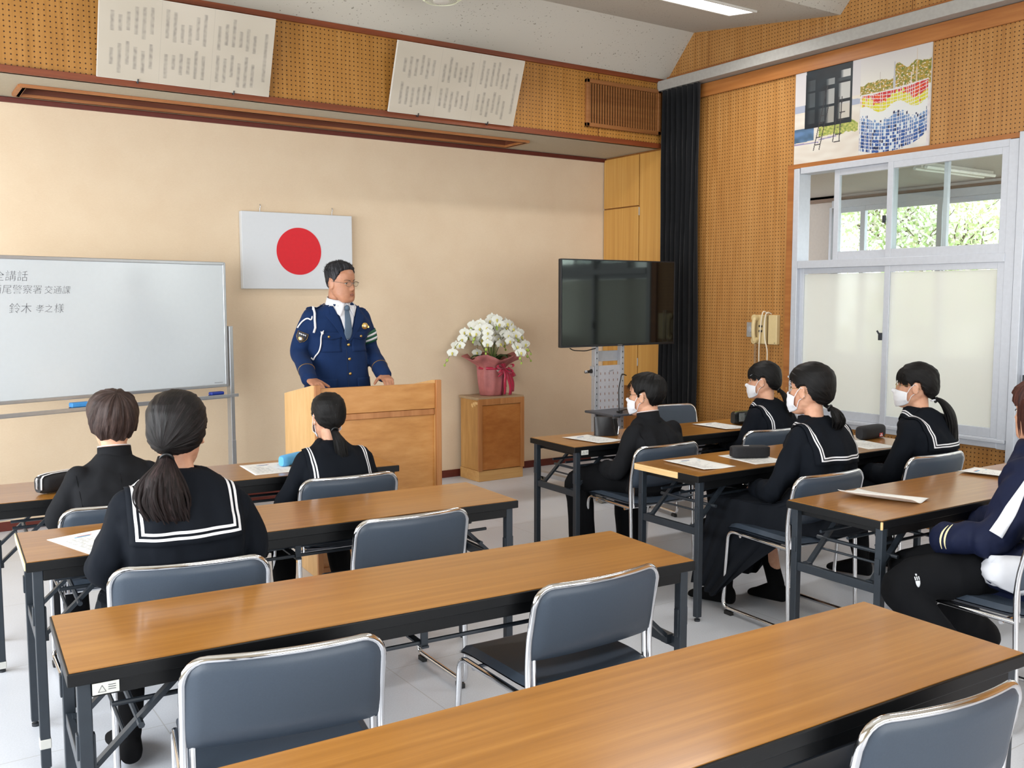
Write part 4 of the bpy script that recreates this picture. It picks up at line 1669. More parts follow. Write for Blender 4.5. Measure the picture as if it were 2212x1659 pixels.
# square black case lying on the sheet
c = pouch('square black pencil case lying on a printed sheet, middle right table', (3.725, 3.335, .7035), -28, .20, .075, .060, M_CANVAS, 7)
MB().box((-.02, 0, .0615), (.03, .010, .001)).build('woven_label', M_STRIPE, c)
c = pouch('rounded black pencil case with a small red and white label by the window', (4.83, 3.405, .7015), 4, .235, .08, .078, M_CANVAS, 3.2)
MB().box((.045, -.0405, .022), (.034, .002, .022)).build('label_patch', plain('label_red', 'b8282c', .5), c)
b = MB().box((.045, -.0418, .018), (.030, .001, .006)).box((.045, -.0418, .026), (.012, .001, .006))
b.build('label_print', M_STRIPE, c)
pouch('bright sky-blue pouch half hidden by the girl behind the lectern', (1.70, 4.47, .7015), 30, .17, .055, .055, plain('sky_blue_cloth', '5fb3ec', .6), 3, name='blue_pouch')

# ================================================================ outside: ground, cherry trees
slab('ground', CX + .12, 40, -15, 35, -.12, -.02, plain('outside_ground', '8d8a78', .9, var=.2, scale=3))
M_BARK = plain('bark', '6d5f55', .85, var=.25, scale=12, bump=.6, bdist=.01)
def leafmat(name, c, tr=.5):
    t = NT(name)
    t.set(.6, 0, .2, c)
    tl = t.n('ShaderNodeBsdfTranslucent')
    tl.inputs[0].default_value = lin(c)
    mx = t.n('ShaderNodeMixShader', i_0=tr)
    t.l(t.b.outputs[0], mx.inputs[1])
    t.l(tl.outputs[0], mx.inputs[2])
    t.l(mx.outputs[0], t.out.inputs[0])
    return t.m


M_LF = leafmat('young_leaf', 'c9e3a4')
M_LF2 = leafmat('olive_leaf', 'd2d4a4')
M_BLO = leafmat('cherry_blossom', 'fbf2f2')


def tree(x, y, seed, label, mix_):
    rs_ = random.Random(seed)
    e_ = tag(empty('cherry_tree', (x, y, -.02)), label, 'tree', 'cherry trees outside the corridor')
    b_ = MB()
    tips = []

    def branch(p, d, ln, r_, lev):
        pts = [Vector(p)]
        rr = [r_]
        n_ = 5
        for k in range(n_):
            d = (d + Vector((rs_.uniform(-.22, .22), rs_.uniform(-.22, .22), rs_.uniform(-.10, .12)))).normalized()
            pts.append(pts[-1] + d * ln / n_)
            rr.append(r_ * (1 - .55 * (k + 1) / n_))
        b_.tube(pts, rr, 7 if lev < 2 else 5)
        if lev >= 1:
            tips.extend(pts[1:])
        if lev < 3:
            for k in range(4 if lev else 5):
                q = rs_.uniform(.45, 1.0)
                p_ = pts[min(n_, int(q * n_))]
                nd = (d * .5 + Vector((rs_.uniform(-1, 1), rs_.uniform(-1, 1), rs_.uniform(-.15, .6)))).normalized()
                branch(p_, nd, ln * rs_.uniform(.55, .8), rr[min(n_, int(q * n_))] * .62, lev + 1)
    branch((0, 0, 0), Vector((0, 0, 1)), 2.0, .16, 0)
    b_.build('trunk', M_BARK, e_)
    f_ = MB()
    N = 20000
    for k in range(N):
        p = rs_.choice(tips) + Vector((rs_.gauss(0, .26), rs_.gauss(0, .26), rs_.gauss(0, .22)))
        s_ = rs_.uniform(.022, .045)
        q = rs_.random()
        f_.cur = 0 if q < mix_[0] else (1 if q < mix_[0] + mix_[1] else 2)
        n_ = Vector((rs_.gauss(0, 1), rs_.gauss(0, 1), rs_.gauss(0, 1))).normalized()
        a_ = n_.orthogonal().normalized()
        c_ = n_.cross(a_)
        f_.add([p - a_ * s_, p - c_ * s_ * .6, p + a_ * s_, p + c_ * s_ * .6], [(0, 1, 2, 3)])
    f_.build('foliage', [M_BLO, M_LF, M_LF2], e_, smooth=False, recalc=False)


for (x, y, sd, lab, mx_) in ((12.9, 12.0, 3, 'cherry tree outside the corridor, behind the leftmost upper panes', (.50, .25, .25)),
                             (12.0, 7.6, 8, 'cherry tree outside the corridor, in the middle of the upper panes', (.60, .32, .08)),
                             (13.5, 5.0, 15, 'blossoming cherry tree outside the corridor, behind the rightmost upper pane', (.82, .18, 0)),
                             (17.5, 15.0, 21, 'taller distant cherry tree further back outside the corridor', (.55, .3, .15)),
                             (17.0, 9.6, 29, 'pale distant cherry tree between the two nearer trees outside', (.65, .3, .05))):
    tree(x, y, sd, lab, mx_)
# ================================================================ people
M_SKIN = NT('skin')
_n = M_SKIN.noise(M_SKIN.coords(), 25, 3)
M_SKIN.set(.5, 0, .35, M_SKIN.ramp(_n, [(.3, 'c89378'), (.7, 'd8a88c')]))
M_SKIN.b.inputs['Subsurface Weight'].default_value = .12
M_SKIN.b.inputs['Subsurface Radius'].default_value = (.02, .008, .004)
M_SKIN = M_SKIN.m
M_SKINT = NT('tanned_skin')
_n = M_SKINT.noise(M_SKINT.coords(), 25, 3)
M_SKINT.set(.45, 0, .4, M_SKINT.ramp(_n, [(.3, 'a87458'), (.7, 'ba866a')]))
M_SKINT.b.inputs['Subsurface Weight'].default_value = .1
M_SKINT.b.inputs['Subsurface Radius'].default_value = (.02, .008, .004)
M_SKINT = M_SKINT.m


def cloth(name, c, rough=.85, var=.12, sheen=.12):
    if name in _mats:
        return _mats[name]
    t = NT(name)
    n1 = t.noise(t.coords(), 300, 2)
    n2 = t.noise(t.coords(), 9, 3)
    b_ = lin(c)
    lo, hi = tuple(x * (1 - var) for x in b_[:3]), tuple(x * (1 + var) for x in b_[:3])
    col = t.mix(.5, t.ramp(n1, [(.3, lo), (.7, hi)]), t.ramp(n2, [(.3, lo), (.7, hi)]))
    t.set(rough, 0, .12, col, sheen=sheen)
    t.bump(n1, .15, .0006)
    _mats[name] = t.m
    return t.m


M_SAILOR = cloth('navy_serge', '10141b', sheen=0)
M_GAKURAN = cloth('black_serge', '1a1b1e', sheen=0)
M_SKIRTM = cloth('dark_skirt_cloth', '181b21', sheen=0)
M_SOCK = cloth('black_sock', '0a0a0c', sheen=0)
M_OFF = cloth('officer_navy', '152a50', .8, sheen=.03)
M_OFFT = cloth('officer_trousers', '182744', .8)
M_TRACK = cloth('navy_track_cloth', '161c34', .6, sheen=0)
M_TROUS = cloth('black_trousers', '0f1013', sheen=0)
M_WCLOTH = plain('white_cloth', 'd9dbe2', .75, var=.02)
M_MASK = plain('white_mask', 'e6e8ee', .75, var=.01)
M_DKSKIN = plain('lip_skin', '9c5a4a', .5)
M_EYEW = plain('eye_white', 'd8d4cc', .3)
M_IRIS = plain('iris', '1b120d', .15)
M_BROW = plain('brow_hair', '241d1a', .8)
M_GOLD = plain('brass', 'b99a5a', .3, .9)
M_LENS = glass('spectacle_lens', 'fbfcfc', -.02)
M_CLIP = plain('silver_clip', 'c8d4e0', .2, .6)


def hairmat(name, dark, mid, light, rough=.38):
    if name in _mats:
        return _mats[name]
    t = NT(name)
    at_ = t.n('ShaderNodeAttribute', attribute_name='flow')
    n1 = t.n('ShaderNodeTexNoise', i_Scale=5.0, i_Detail=4.0, i_Roughness=.65)
    t.l(at_.outputs['Vector'], n1.inputs['Vector'])
    n2 = t.n('ShaderNodeTexNoise', i_Scale=1.2, i_Detail=2.0)
    t.l(at_.outputs['Vector'], n2.inputs['Vector'])
    f = t.math('ADD', t.math('MULTIPLY', n1.outputs[0], .6), t.math('MULTIPLY', n2.outputs[0], .4))
    t.set(rough + .06, 0, .22, t.ramp(f, [(.38, dark), (.52, mid), (.66, light)]))
    t.bump(n1.outputs[0], .7, .003)
    _mats[name] = t.m
    return t.m


M_HBLK = hairmat('black_hair', '040404', '090809', '131112', .42)
M_HDRK = hairmat('dark_hair', '070606', '110e0f', '2a2324', .42)
M_HTAIL = hairmat('brownish_tail_hair', '0b0808', '1e1616', '413233', .5)
M_HBRN = hairmat('brown_hair', '231a18', '3a2d2a', '5a4a45', .45)
M_HGRY = hairmat('greying_hair', '121213', '26262a', '56565c', .6)
M_HAUB = hairmat('auburn_hair', '2a1512', '45251e', '6a4034', .45)


def set_flow(o, flow):
    at_ = o.data.attributes.new('flow', 'FLOAT_VECTOR', 'POINT')
    buf = []
    for f in flow:
        buf += [f[0], f[1], f[2]]
    at_.data.foreach_set('vector', buf)


def fuse(mb, name, mat_, parent, voxel=.006, it=4, fac=.5, disp=None):
    me = bpy.data.meshes.new(name)
    me.from_pydata(mb.v, [], mb.f)
    tmp = bpy.data.objects.new(name + '_tmp', me)
    COL.objects.link(tmp)
    r = tmp.modifiers.new('r', 'REMESH')
    r.mode = 'VOXEL'
    r.voxel_size = voxel
    if it:
        s_ = tmp.modifiers.new('s', 'SMOOTH')
        s_.factor = fac
        s_.iterations = it
    bpy.context.view_layer.update()
    dg = bpy.context.evaluated_depsgraph_get()
    out = bpy.data.meshes.new_from_object(tmp.evaluated_get(dg))
    bpy.data.objects.remove(tmp)
    if disp:
        nrm = [v.normal.copy() for v in out.vertices]
        for v, n_ in zip(out.vertices, nrm):
            v.co += n_ * disp(v.co, n_)
    out.materials.clear()
    out.materials.append(mat_)
    out.polygons.foreach_set('use_smooth', [True] * len(out.polygons))
    out.update()
    o = bpy.data.objects.new(name, out)
    COL.objects.link(o)
    o.parent = parent
    return o


def bvh_of(o):
    return BVHTree.FromPolygons([v.co.copy() for v in o.data.vertices], [tuple(p.vertices) for p in o.data.polygons])


def interp(tab, x):
    if x <= tab[0][0]:
        return tab[0][1:]
    for a, b_ in zip(tab, tab[1:]):
        if x <= b_[0]:
            t_ = (x - a[0]) / (b_[0] - a[0])
            t_ = t_ * t_ * (3 - 2 * t_)
            return tuple(a[i] * (1 - t_) + b_[i] * t_ for i in range(1, len(a)))
    return tab[-1][1:]


HEAD = [(-.117, .066, .030, .022), (-.110, .084, .014, .036), (-.098, .091, -.002, .046), (-.08, .091, -.02, .055), (-.06, .090, -.045, .0615),
        (-.035, .089, -.07, .066), (-.01, .087, -.085, .0695), (.01, .086, -.093, .0715), (.035, .089, -.098, .0735), (.06, .086, -.099, .0725),
        (.08, .074, -.092, .067), (.098, .052, -.073, .053), (.110, .022, -.045, .034), (.116, -.005, -.020, .010)]


def head_mesh(s=1.0, nose=1.0, jaw=1.0):
    b_ = MB()
    rings = []
    N = 44
    for i in range(N + 1):
        z = -.117 + .233 * (1 - cos(pi * i / N)) / 2
        yf, yb, a = interp(HEAD, z)
        if z < -.03:
            a *= 1 + (jaw - 1) * min(1, (-.03 - z) / .04)
        yc, hb = (yf + yb) / 2, (yf - yb) / 2
        rr = []
        for j in range(64):
            t_ = 2 * pi * j / 64
            x = a * math.copysign(abs(cos(t_)) ** .92, cos(t_))
            y = yc + hb * math.copysign(abs(sin(t_)) ** .92, sin(t_))
            if sin(t_) > 0:
                g = lambda x0, z0, sx, sz, am: am * math.exp(-((x - x0) / sx) ** 2 - ((z - z0) / sz) ** 2)
                d = 0
                # nose bridge and tip, sockets, brow, cheeks, lips, chin
                d += nose * (g(0, -.028, .0095, .014, .017) + g(0, -.008, .008, .020, .010) + g(.010, -.034, .007, .008, .006) + g(-.010, -.034, .007, .008, .006))
                d += g(.031, .004, .015, .010, -.0085) + g(-.031, .004, .015, .010, -.0085)
                d += g(0, .022, .035, .010, .003) + g(0, .012, .01, .01, -.002)
                d += g(.040, -.028, .018, .018, .004) + g(-.040, -.028, .018, .018, .004)
                d += g(0, -.060, .022, .006, .005) + g(0, -.071, .020, .006, .004) + g(0, -.0655, .022, .0022, -.003) + g(0, -.081, .02, .006, -.003)
                d += g(0, -.098, .018, .012, .004)
                y += d * sin(t_) ** .5
            rr.append(Vector((x * s, y * s, z * s)))
        rings.append(rr)
    b_.loft(rings)
    return b_


def add_ears(b_, s=1.0):
    for sd in (-1, 1):
        R_ = Matrix.Rotation(sd * rad(16), 3, 'Z') @ Matrix.Rotation(rad(-8), 3, 'X')
        c_ = Vector((sd * .0735, -.008, -.004)) * s
        b_.ell(c_, (.0065 * s, .0155 * s, .028 * s), 12, 10, R_)
        pts = [c_ + R_ @ Vector((sd * .004, .015 * cos(a) * (1 - .15 * sin(a)), .029 * sin(a))) * s for a in [rad(-120 + 20 * k) for k in range(16)]]
        b_.tube(pts, .0045 * s, 6)
        b_.ell(c_ + Vector((0, .004, -.024)) * s, (.005 * s, .008 * s, .009 * s), 8, 6)


def hand(b_, W, d, n_, side_, curl=.5, s=1.0, spread=.0, thumb=.7, curls=None):
    d = Vector(d).normalized()
    n_ = Vector(n_)
    n_ = (n_ - d * n_.dot(d)).normalized()
    t_ = d.cross(n_) * side_
    W = Vector(W)
    rings = []
    for q, w_, h_ in ((-.02, .026, .021), (0, .027, .019), (.03, .034, .016), (.06, .039, .0145), (.080, .040, .013), (.090, .036, .011)):
        rings.append(ring(W + d * q * s, w_ * s, h_ * s, 20, 2.6, t_, n_))
    b_.loft(rings)
    for k, (off, ln, r_) in enumerate(((.029, .070, .0085), (.010, .078, .0088), (-.0095, .072, .0084), (-.028, .056, .0074))):
        c_ = curl if curls is None else curls[k]
        p = W + (d * .080 + t_ * off) * s
        pts, rs_ = [p - d * .02 * s], [r_ * s]
        dd = (d + t_ * off * spread * 8).normalized()
        ax = t_
        for j, f_ in enumerate((.45, .30, .25)):
            ang = c_ * (.7, 1.0, .7)[j]
            dd = Quaternion(dd.cross(-n_ * 1.0 + dd * 1e-4).normalized(), ang) @ dd
            m_ = p + dd * ln * f_ * s * .5
            p = p + dd * ln * f_ * s
            pts += [m_, p]
            rs_ += [r_ * s * (1 - .05 * j), r_ * s * (.98 - .09 * j)]
        b_.tube(pts, rs_, 10)
        b_.ell(p, (r_ * s * .8,) * 3, 8, 6)
    p = W + (d * .018 + t_ * .026) * s
    dd = (d * .75 + t_ * thumb - n_ * .25).normalized()
    p1 = p + dd * .040 * s
    dd2 = (dd + d * .5 - n_ * .15 * (1 + curl)).normalized()
    p2 = p1 + dd2 * .032 * s
    p3 = p2 + (dd2 + d * .2).normalized() * .024 * s
    b_.tube([p - dd * .01 * s, p, p1, p2, p3], [.013 * s, .0145 * s, .0105 * s, .0095 * s, .008 * s], 10)
    b_.ell(p3, (.0078 * s,) * 3, 8, 6)


def limb(b_, pts, rs_, n=18, flat=1.0, sub=6):
    """smooth tapered limb through joints"""
    P = [Vector(p) for p in pts]
    out, rr = [], []
    m = len(P)
    for i in range(m - 1):
        p0, p1, p2, p3 = P[max(i - 1, 0)], P[i], P[i + 1], P[min(i + 2, m - 1)]
        r0, r1 = rs_[i], rs_[i + 1]
        for k in range(sub):
            t_ = k / sub
            out.append(.5 * ((2 * p1) + (p2 - p0) * t_ + (2 * p0 - 5 * p1 + 4 * p2 - p3) * t_ ** 2 + (3 * p1 - p0 - 3 * p2 + p3) * t_ ** 3))
            rr.append(r0 + (r1 - r0) * (t_ * t_ * (3 - 2 * t_)))
    out.append(P[-1])
    rr.append(rs_[-1])
    b_.tube(out, rr, n, flat=flat)
    b_.ell(out[0], (rr[0],) * 3, 12, 8)
    b_.ell(out[-1], (rr[-1] * .97,) * 3, 12, 8)


def foot(b_, A, fdir, s=1.0, up=(0, 0, 1), pitch=0.0, g=1.0):
    """A = ankle joint, the sole ends .075 below"""
    f_ = Vector(fdir).normalized()
    x_ = f_.cross(Vector((0, 0, 1))).normalized()
    if pitch:
        f_ = Quaternion(x_, pitch) @ f_
    u_ = x_.cross(f_).normalized()
    A = Vector(A)
    rings = []
    for q, w_, h_, dz in ((-.055, .020, .022, -.045), (-.045, .030, .034, -.038), (-.01, .034, .044, -.028), (.04, .035, .040, -.034), (.09, .041, .030, -.044), (.13, .044, .022, -.052), (.165, .038, .017, -.057), (.185, .022, .011, -.062)):
        rings.append(ring(A + (f_ * q + u_ * dz) * s, w_ * s * g, h_ * s * g, 18, 2.4, x_, u_))
    b_.loft(rings)


def spine_pts(c, n=8):
    """pelvis -> neck base curve"""
    out = []
    for i in range(n + 1):
        q = i / n
        out.append(c(q))
    return out


def folds(amp=.004, f1=7, f2=16, seed=0):
    def fn(co, n_):
        v_ = noise.noise(Vector((co.x * f1, co.y * f1, co.z * f1 * .55 + seed)))
        w_ = 1 - abs(noise.noise(Vector((co.x * f2 * .7, co.y * f2 * .7, co.z * f2 * .35 + seed * 3)))) * 2
        u_ = noise.noise(Vector((co.x * f1 * 2.2, co.y * f1 * 2.2, co.z * f1 * .9 + seed * 7)))
        return amp * (v_ * 1.2 + .5 * w_ + .8 * (abs(u_) ** .7 * (1 if u_ > 0 else -1)))
    return fn


class Fig:
    """one person; local frame: x right, y forward, z up, origin on the floor under the pelvis"""
    def __init__(s, loc, rz, label, top, neck=(0, 0.04), yaw=0, pitch=0, roll=0, hs=.93, seat=.45, shw=.155, kind='girl', skin=None, nose=1., jaw=1., headfwd=.03):
        s.root = tag(empty('person', (loc[0], loc[1], 0), rad(rz)), label, 'person')
        s.hs, s.kind, s.seat = hs, kind, seat
        s.skin = skin or M_SKIN
        s.hR = Matrix.Rotation(rad(yaw), 3, 'Z') @ Matrix.Rotation(rad(-pitch), 3, 'X') @ Matrix.Rotation(rad(roll), 3, 'Y')
        s.nb = Vector((neck[0], neck[1], top - .262 * hs))       # neck base (C7 height)
        s.hc = Vector((neck[0], neck[1] + headfwd, top - .130 * hs))
        s.shw = shw
        s.headL = head_mesh(hs, nose, jaw)
        me_v = s.headL.v
        s.hbvh = BVHTree.FromPolygons([Vector(v) for v in me_v], s.headL.f)
        s.body = MB()
        s.torso_b = (.105 if kind == 'girl' else .112)

    def H(s, p):
        return s.hR @ (Vector(p) * s.hs) + s.hc

    def tiebump(s, tie):
        s.tie = Vector(tie).normalized()

    def sp(s, q):
        """spine point, q 0 pelvis .. 1 neck base"""
        z = s.seat + .06 + (s.nb.z - s.seat - .06) * q
        e_ = q * q * .55 + q * .45
        return Vector((s.nb.x * q, s.nb.y * e_ - .035 * sin(pi * q), z))

    def torso(s, b_, grow=0.0, low=-.16, W=1.0, D=1.0):
        shw = s.shw
        tab = [(-.16, .150, .110), (-.05, .172, .125), (.08, .168, .118), (.25, .145, .104), (.45, .146, .104), (.62, .160, .108), (.75, shw + .006, .105), (.84, shw - .008, .092), (.91, shw - .045, .075), (.97, shw - .085, .060), (1.03, .050, .050)]
        rings = []
        N = 26
        for i in range(N + 1):
            q = low + (1.03 - low) * i / N
            a, b2 = interp(tab, q)
            rings.append(ring(s.sp(q), a * W + grow, b2 * D + grow, 36, 2.5 if q < .8 else 2.2))
        b_.loft(rings)

    def neck(s, b_, r_=.047, grow=0):
        limb(b_, [s.nb + Vector((0, -.005, -.03)), s.nb + Vector((0, .0, .03)), s.H((0, -.025, -.075)), s.H((0, -.02, -.03))], [r_ * 1.15 + grow, r_ + grow, r_ * .97 + grow, r_ * .95 + grow], sub=4)

    def head(s, b_):
        t_ = MB()
        t_.v, t_.f, t_.mi = list(s.headL.v), list(s.headL.f), list(s.headL.mi)
        add_ears(t_, s.hs)
        b_.add([s.hR @ Vector(v) + s.hc for v in t_.v], t_.f)

    def arm(s, b_, side_, S, E_, W, rr=(.050, .044, .039, .036, .028), grow=0):
        S, E_, W = Vector(S), Vector(E_), Vector(W)
        limb(b_, [S, S.lerp(E_, .5) + Vector((side_ * .004, -.004, 0)), E_, E_.lerp(W, .45), W], [r_ + grow for r_ in rr])

    def leg(s, b_, pts, rr, grow=0):
        limb(b_, pts, [r_ + grow for r_ in rr], 20)

    # ---- hair
    def hair_cap(s, name, mat_, elmin, thick, pole=(0, -.6, .8), seg=(88, 60), lump=.0, lumpn=9, seedv=0, c0=(0, -.012, .012), shape=None):
        pole = Vector(pole).normalized()
        ax = pole.orthogonal().normalized()
        if abs(pole.x) < .3:
            ax = Vector((1, 0, 0)) - pole * pole.x
            ax.normalize()
        ay = pole.cross(ax)
        c0 = Vector(c0) * s.hs
        rings, flow = [], []
        nu, nv = seg
        for i in range(1, nv):
            th = pi * i / nv
            rr = []
            for j in range(nu):
                ph = 2 * pi * j / nu
                d = (pole * cos(th) + (ax * cos(ph) + ay * sin(ph)) * sin(th)).normalized()
                o_ = c0 + d * .4
                hit = s.hbvh.ray_cast(o_, -d)
                r_ = (hit[0] - c0).length if hit[0] else .09
                az = math.degrees(math.atan2(abs(d.x), d.y))     # 0 front .. 180 back
                el = math.degrees(math.asin(max(-1, min(1, d.z))))
                em = interp(elmin, az)[0]
                k = max(0.0, min(1.0, (el - em) / 9 + .5))
                k = k * k * (3 - 2 * k)
                th_ = thick(az, el, d) * s.hs
                if lump:
                    th_ += lump * s.hs * (noise.noise(Vector((cos(ph) * lumpn * .5, sin(ph) * lumpn * .5, th * 1.2 + seedv)))) * min(1, sin(th) * 1.6)
                if getattr(s, 'tie', None) is not None:
                    c_ = d.angle(s.tie)
                    th_ += .016 * math.exp(-(c_ / .42) ** 2) * s.hs
                    k = max(k, math.exp(-(c_ / .38) ** 4))
                r2 = r_ + th_ * k - .012 * (1 - k)
                p = c0 + d * r2
                if shape:
                    p = shape(p, d, k)
                rr.append(p)
                flow.append((cos(ph) * 6, sin(ph) * 6, th * .5))
            rings.append(rr)
        b_ = MB()
        vs = [p for r_ in rings for p in r_]
        fs = []
        for i in range(nv - 2):
            for j in range(nu):
                k = (j + 1) % nu
                fs.append((i * nu + j, i * nu + k, (i + 1) * nu + k, (i + 1) * nu + j))
        vs += [sum(rings[0], Vector()) / nu, sum(rings[-1], Vector()) / nu]
        flow += [(0, 0, 0), (0, 0, pi * .5)]
        n0 = len(vs) - 2
        for j in range(nu):
            fs.append((n0, (j + 1) % nu, j))
            fs.append((n0 + 1, (nv - 2) * nu + j, (nv - 2) * nu + (j + 1) % nu))
        b_.add([s.hR @ v + s.hc for v in vs], fs)
        o = b_.build(name, mat_, s.root)
        set_flow(o, flow)
        return o

    def strands(s, name, mat_, parent, specs, n=7, sub=8):
        """specs: list of (points in head-local coords or world-local Vectors, radii, flat)"""
        b_ = MB()
        flow = []
        for k, (pts, rs_, flat) in enumerate(specs):
            P = [Vector(p) for p in pts]
            out, rr = [], []
            m = len(P)
            for i in range(m - 1):
                p0, p1, p2, p3 = P[max(i - 1, 0)], P[i], P[i + 1], P[min(i + 2, m - 1)]
                for q in range(sub):
                    t_ = q / sub
                    out.append(.5 * ((2 * p1) + (p2 - p0) * t_ + (2 * p0 - 5 * p1 + 4 * p2 - p3) * t_ ** 2 + (3 * p1 - p0 - 3 * p2 + p3) * t_ ** 3))
                    rr.append(rs_[i] + (rs_[i + 1] - rs_[i]) * t_)
            out.append(P[-1])
            rr.append(rs_[-1])
            n0 = len(b_.v)
            nn = 28 if rs_[len(rs_) // 2] > .012 else n
            b_.tube(out, rr, nn, flat=flat)
            for i in range(len(out)):
                for j in range(nn):
                    a = 2 * pi * j / nn
                    flow.append((cos(a) * 3 + k * 1.7, sin(a) * 3, i * .05))
        o = b_.build(name, mat_, parent)
        set_flow(o, flow)
        return o

    def ponytail(s, mat_, tie, path, radii, n=46, seed=1, flat=.7, spread=1.0, tiec=None, tail=1.0):
        """path: points in figure-local coordinates"""
        rs_ = random.Random(seed)
        P = [Vector(p) for p in path]
        specs = [(P, [r_ * .86 for r_ in radii], flat)]
        for k in range(n):
            a = rs_.uniform(0, 2 * pi)
            q_ = rs_.uniform(.55, 1.05)
            pts, rr = [], []
            ln = rs_.uniform(.75, 1.0) * tail
            for i, p in enumerate(P):
                t_ = i / (len(P) - 1)
                off = Vector((cos(a), sin(a) * flat, .15 * sin(a * 3))) * radii[i] * q_ * (1 + .12 * spread * t_ * rs_.uniform(-1, 1))
                pts.append(p + off + Vector((rs_.uniform(-1, 1) * .010 * spread * t_ * t_, rs_.uniform(-1, 1) * .008 * spread * t_ * t_, -rs_.uniform(0, .02) * t_)))
                rr.append(max(.0006, (.0042 + .003 * rs_.random()) * (1 - .75 * t_) * (1 if i else .6)))
            if ln < .9:
                pts = pts[:-1] + [pts[-2].lerp(pts[-1], ln)]
            specs.append((pts, rr, .5))
        o = s.strands('ponytail', mat_, s.root, specs)
        tc = Vector(tie)
        d_ = (P[1] - P[0]).normalized()
        b_ = MB()
        x_ = d_.orthogonal().normalized()
        y_ = d_.cross(x_)
        b_.tube([tc + (x_ * cos(a) + y_ * sin(a)) * (radii[0] * .82 + .003) for a in [2 * pi * k / 20 for k in range(20)]], .0042, 8, closed=True)
        b_.build('hair_tie', tiec or M_BLACK, s.root)
        return o

    # ---- face details
    def face(s, eyes=True, brows=True, lips=True, browm=None, open_=1.0, mask=False):
        for sd in (-1, 1):
            if eyes:
                y_ = s.hbvh.ray_cast(Vector((sd * .031, .3, .003)) * s.hs, Vector((0, -1, 0)))[0].y / s.hs
                b_ = MB()
                for v in (0,):
                    b_.ell((sd * .031, y_ - .0015, .003), (.0130, .006, .0052 * open_), 16, 10)
                o = MB()
                o.add([s.H(v) for v in b_.v], b_.f)
                ew = o.build('eye', M_EYEW, s.root)
                o = MB()
                b_ = MB().ell((sd * .031, y_ + .0022, .003), (.0056, .0034, .0050 * open_), 14, 8)
                o.add([s.H(v) for v in b_.v], b_.f)
                o.build('iris', M_IRIS, ew)
                b_ = MB()
                pts = [s.H((sd * (.031 + .0145 * cos(a)), y_ + .0042 - .004 * abs(cos(a)) ** 2, .003 + .0062 * open_ * sin(a))) for a in [rad(5 + 17 * k) for k in range(11)]]
                b_.tube(pts, .0015, 6)
                b_.build('upper_lid', M_BROW, ew)
            if brows:
                pts, rr = [], []
                for k in range(7):
                    x_ = .014 + .034 * k / 6
                    z_ = .0195 + .005 * sin(k / 6 * pi * .8)
                    h_ = s.hbvh.ray_cast(Vector((sd * x_, .3, z_)) * s.hs, Vector((0, -1, 0)))[0]
                    pts.append(s.hR @ (h_ + Vector((0, .0015, 0))) + s.hc)
                    rr.append(.0038 * (1 - .5 * k / 6))
                MB().tube(pts, rr, 6, flat=.5).build('eyebrow', browm or M_BROW, s.root)
        if lips:
            for z_, r_ in ((-.0605, .0032), (-.0705, .0040)):
                pts = []
                for k in range(9):
                    x_ = -.022 + .044 * k / 8
                    zz = z_ + (.0035 if z_ > -.065 else -.0005) * (1 - abs(x_) / .022) * (1 if z_ > -.065 else -2) - .0
                    h_ = s.hbvh.ray_cast(Vector((x_, .3, zz)) * s.hs, Vector((0, -1, 0)))[0]
                    pts.append(s.hR @ (h_ + Vector((0, -.001, 0))) + s.hc)
                MB().tube(pts, [.0006 + r_ * sin(pi * (k + .3) / 8.6) for k in range(9)], 8, flat=.8).build('lip', M_DKSKIN, s.root)
            pts = []
            for k in range(7):
                x_ = -.016 + .032 * k / 6
                h_ = s.hbvh.ray_cast(Vector((x_, .3, -.0655)) * s.hs, Vector((0, -1, 0)))[0]
                pts.append(s.hR @ (h_ + Vector((0, .0008, 0))) + s.hc)
            MB().tube(pts, .0014, 6).build('mouth_line', M_BLACK, s.root)

    def mask(s, loops=True):
        b_ = MB()
        rows = []
        nu, nv = 30, 16
        for i in range(nv + 1):
            v = i / nv
            rr = []
            for j in range(nu + 1):
                u = -1 + 2 * j / nu
                az = u * rad(66)
                zt = -.016 - .012 * abs(u) ** 1.5
                zb = -.113 + .028 * abs(u) ** 2
                z = zt + (zb - zt) * v
                d = Vector((sin(az), cos(az), 0))
                o_ = Vector((0, .0, max(z, -.104))) * s.hs
                hit = s.hbvh.ray_cast(o_ + d * .3, -d)
                r_ = (hit[0] - o_).length / s.hs if hit[0] else .08
                r_ = max(r_, .075 * (1 - .25 * max(0, v - .7) / .3))
                bulge = .011 * cos(az) * sin(pi * min(1, v * .9 + .12)) + .005
                fold = .0012 * (sin(v * pi * 7)) * (1 - abs(u))
                p = Vector((d.x * (r_ + bulge + fold), d.y * (r_ + bulge + fold), z))
                rr.append(s.H(p))
            rows.append(rr)
        b_.grid(rows)
        m_ = b_.build('face_mask', M_MASK, s.root, solid=.0015, recalc=False)
        if loops:
            for j, sd in ((0, -1), (nu, 1)):
                a1, a2 = rows[1][j], rows[nv - 1][j]
                e1, e2 = s.H((sd * .079, -.012, .014)), s.H((sd * .076, -.020, -.022))
                pts = [a1, s.H((sd * .0755, .02, -.004)), s.H((sd * .081, -.001, .018)), e1, e2, s.H((sd * .0705, .012, -.045)), a2]
                MB().tube(rounded(pts, .006, 3), .0016, 6).build('ear_loop', M_MASK, m_)
        return m_

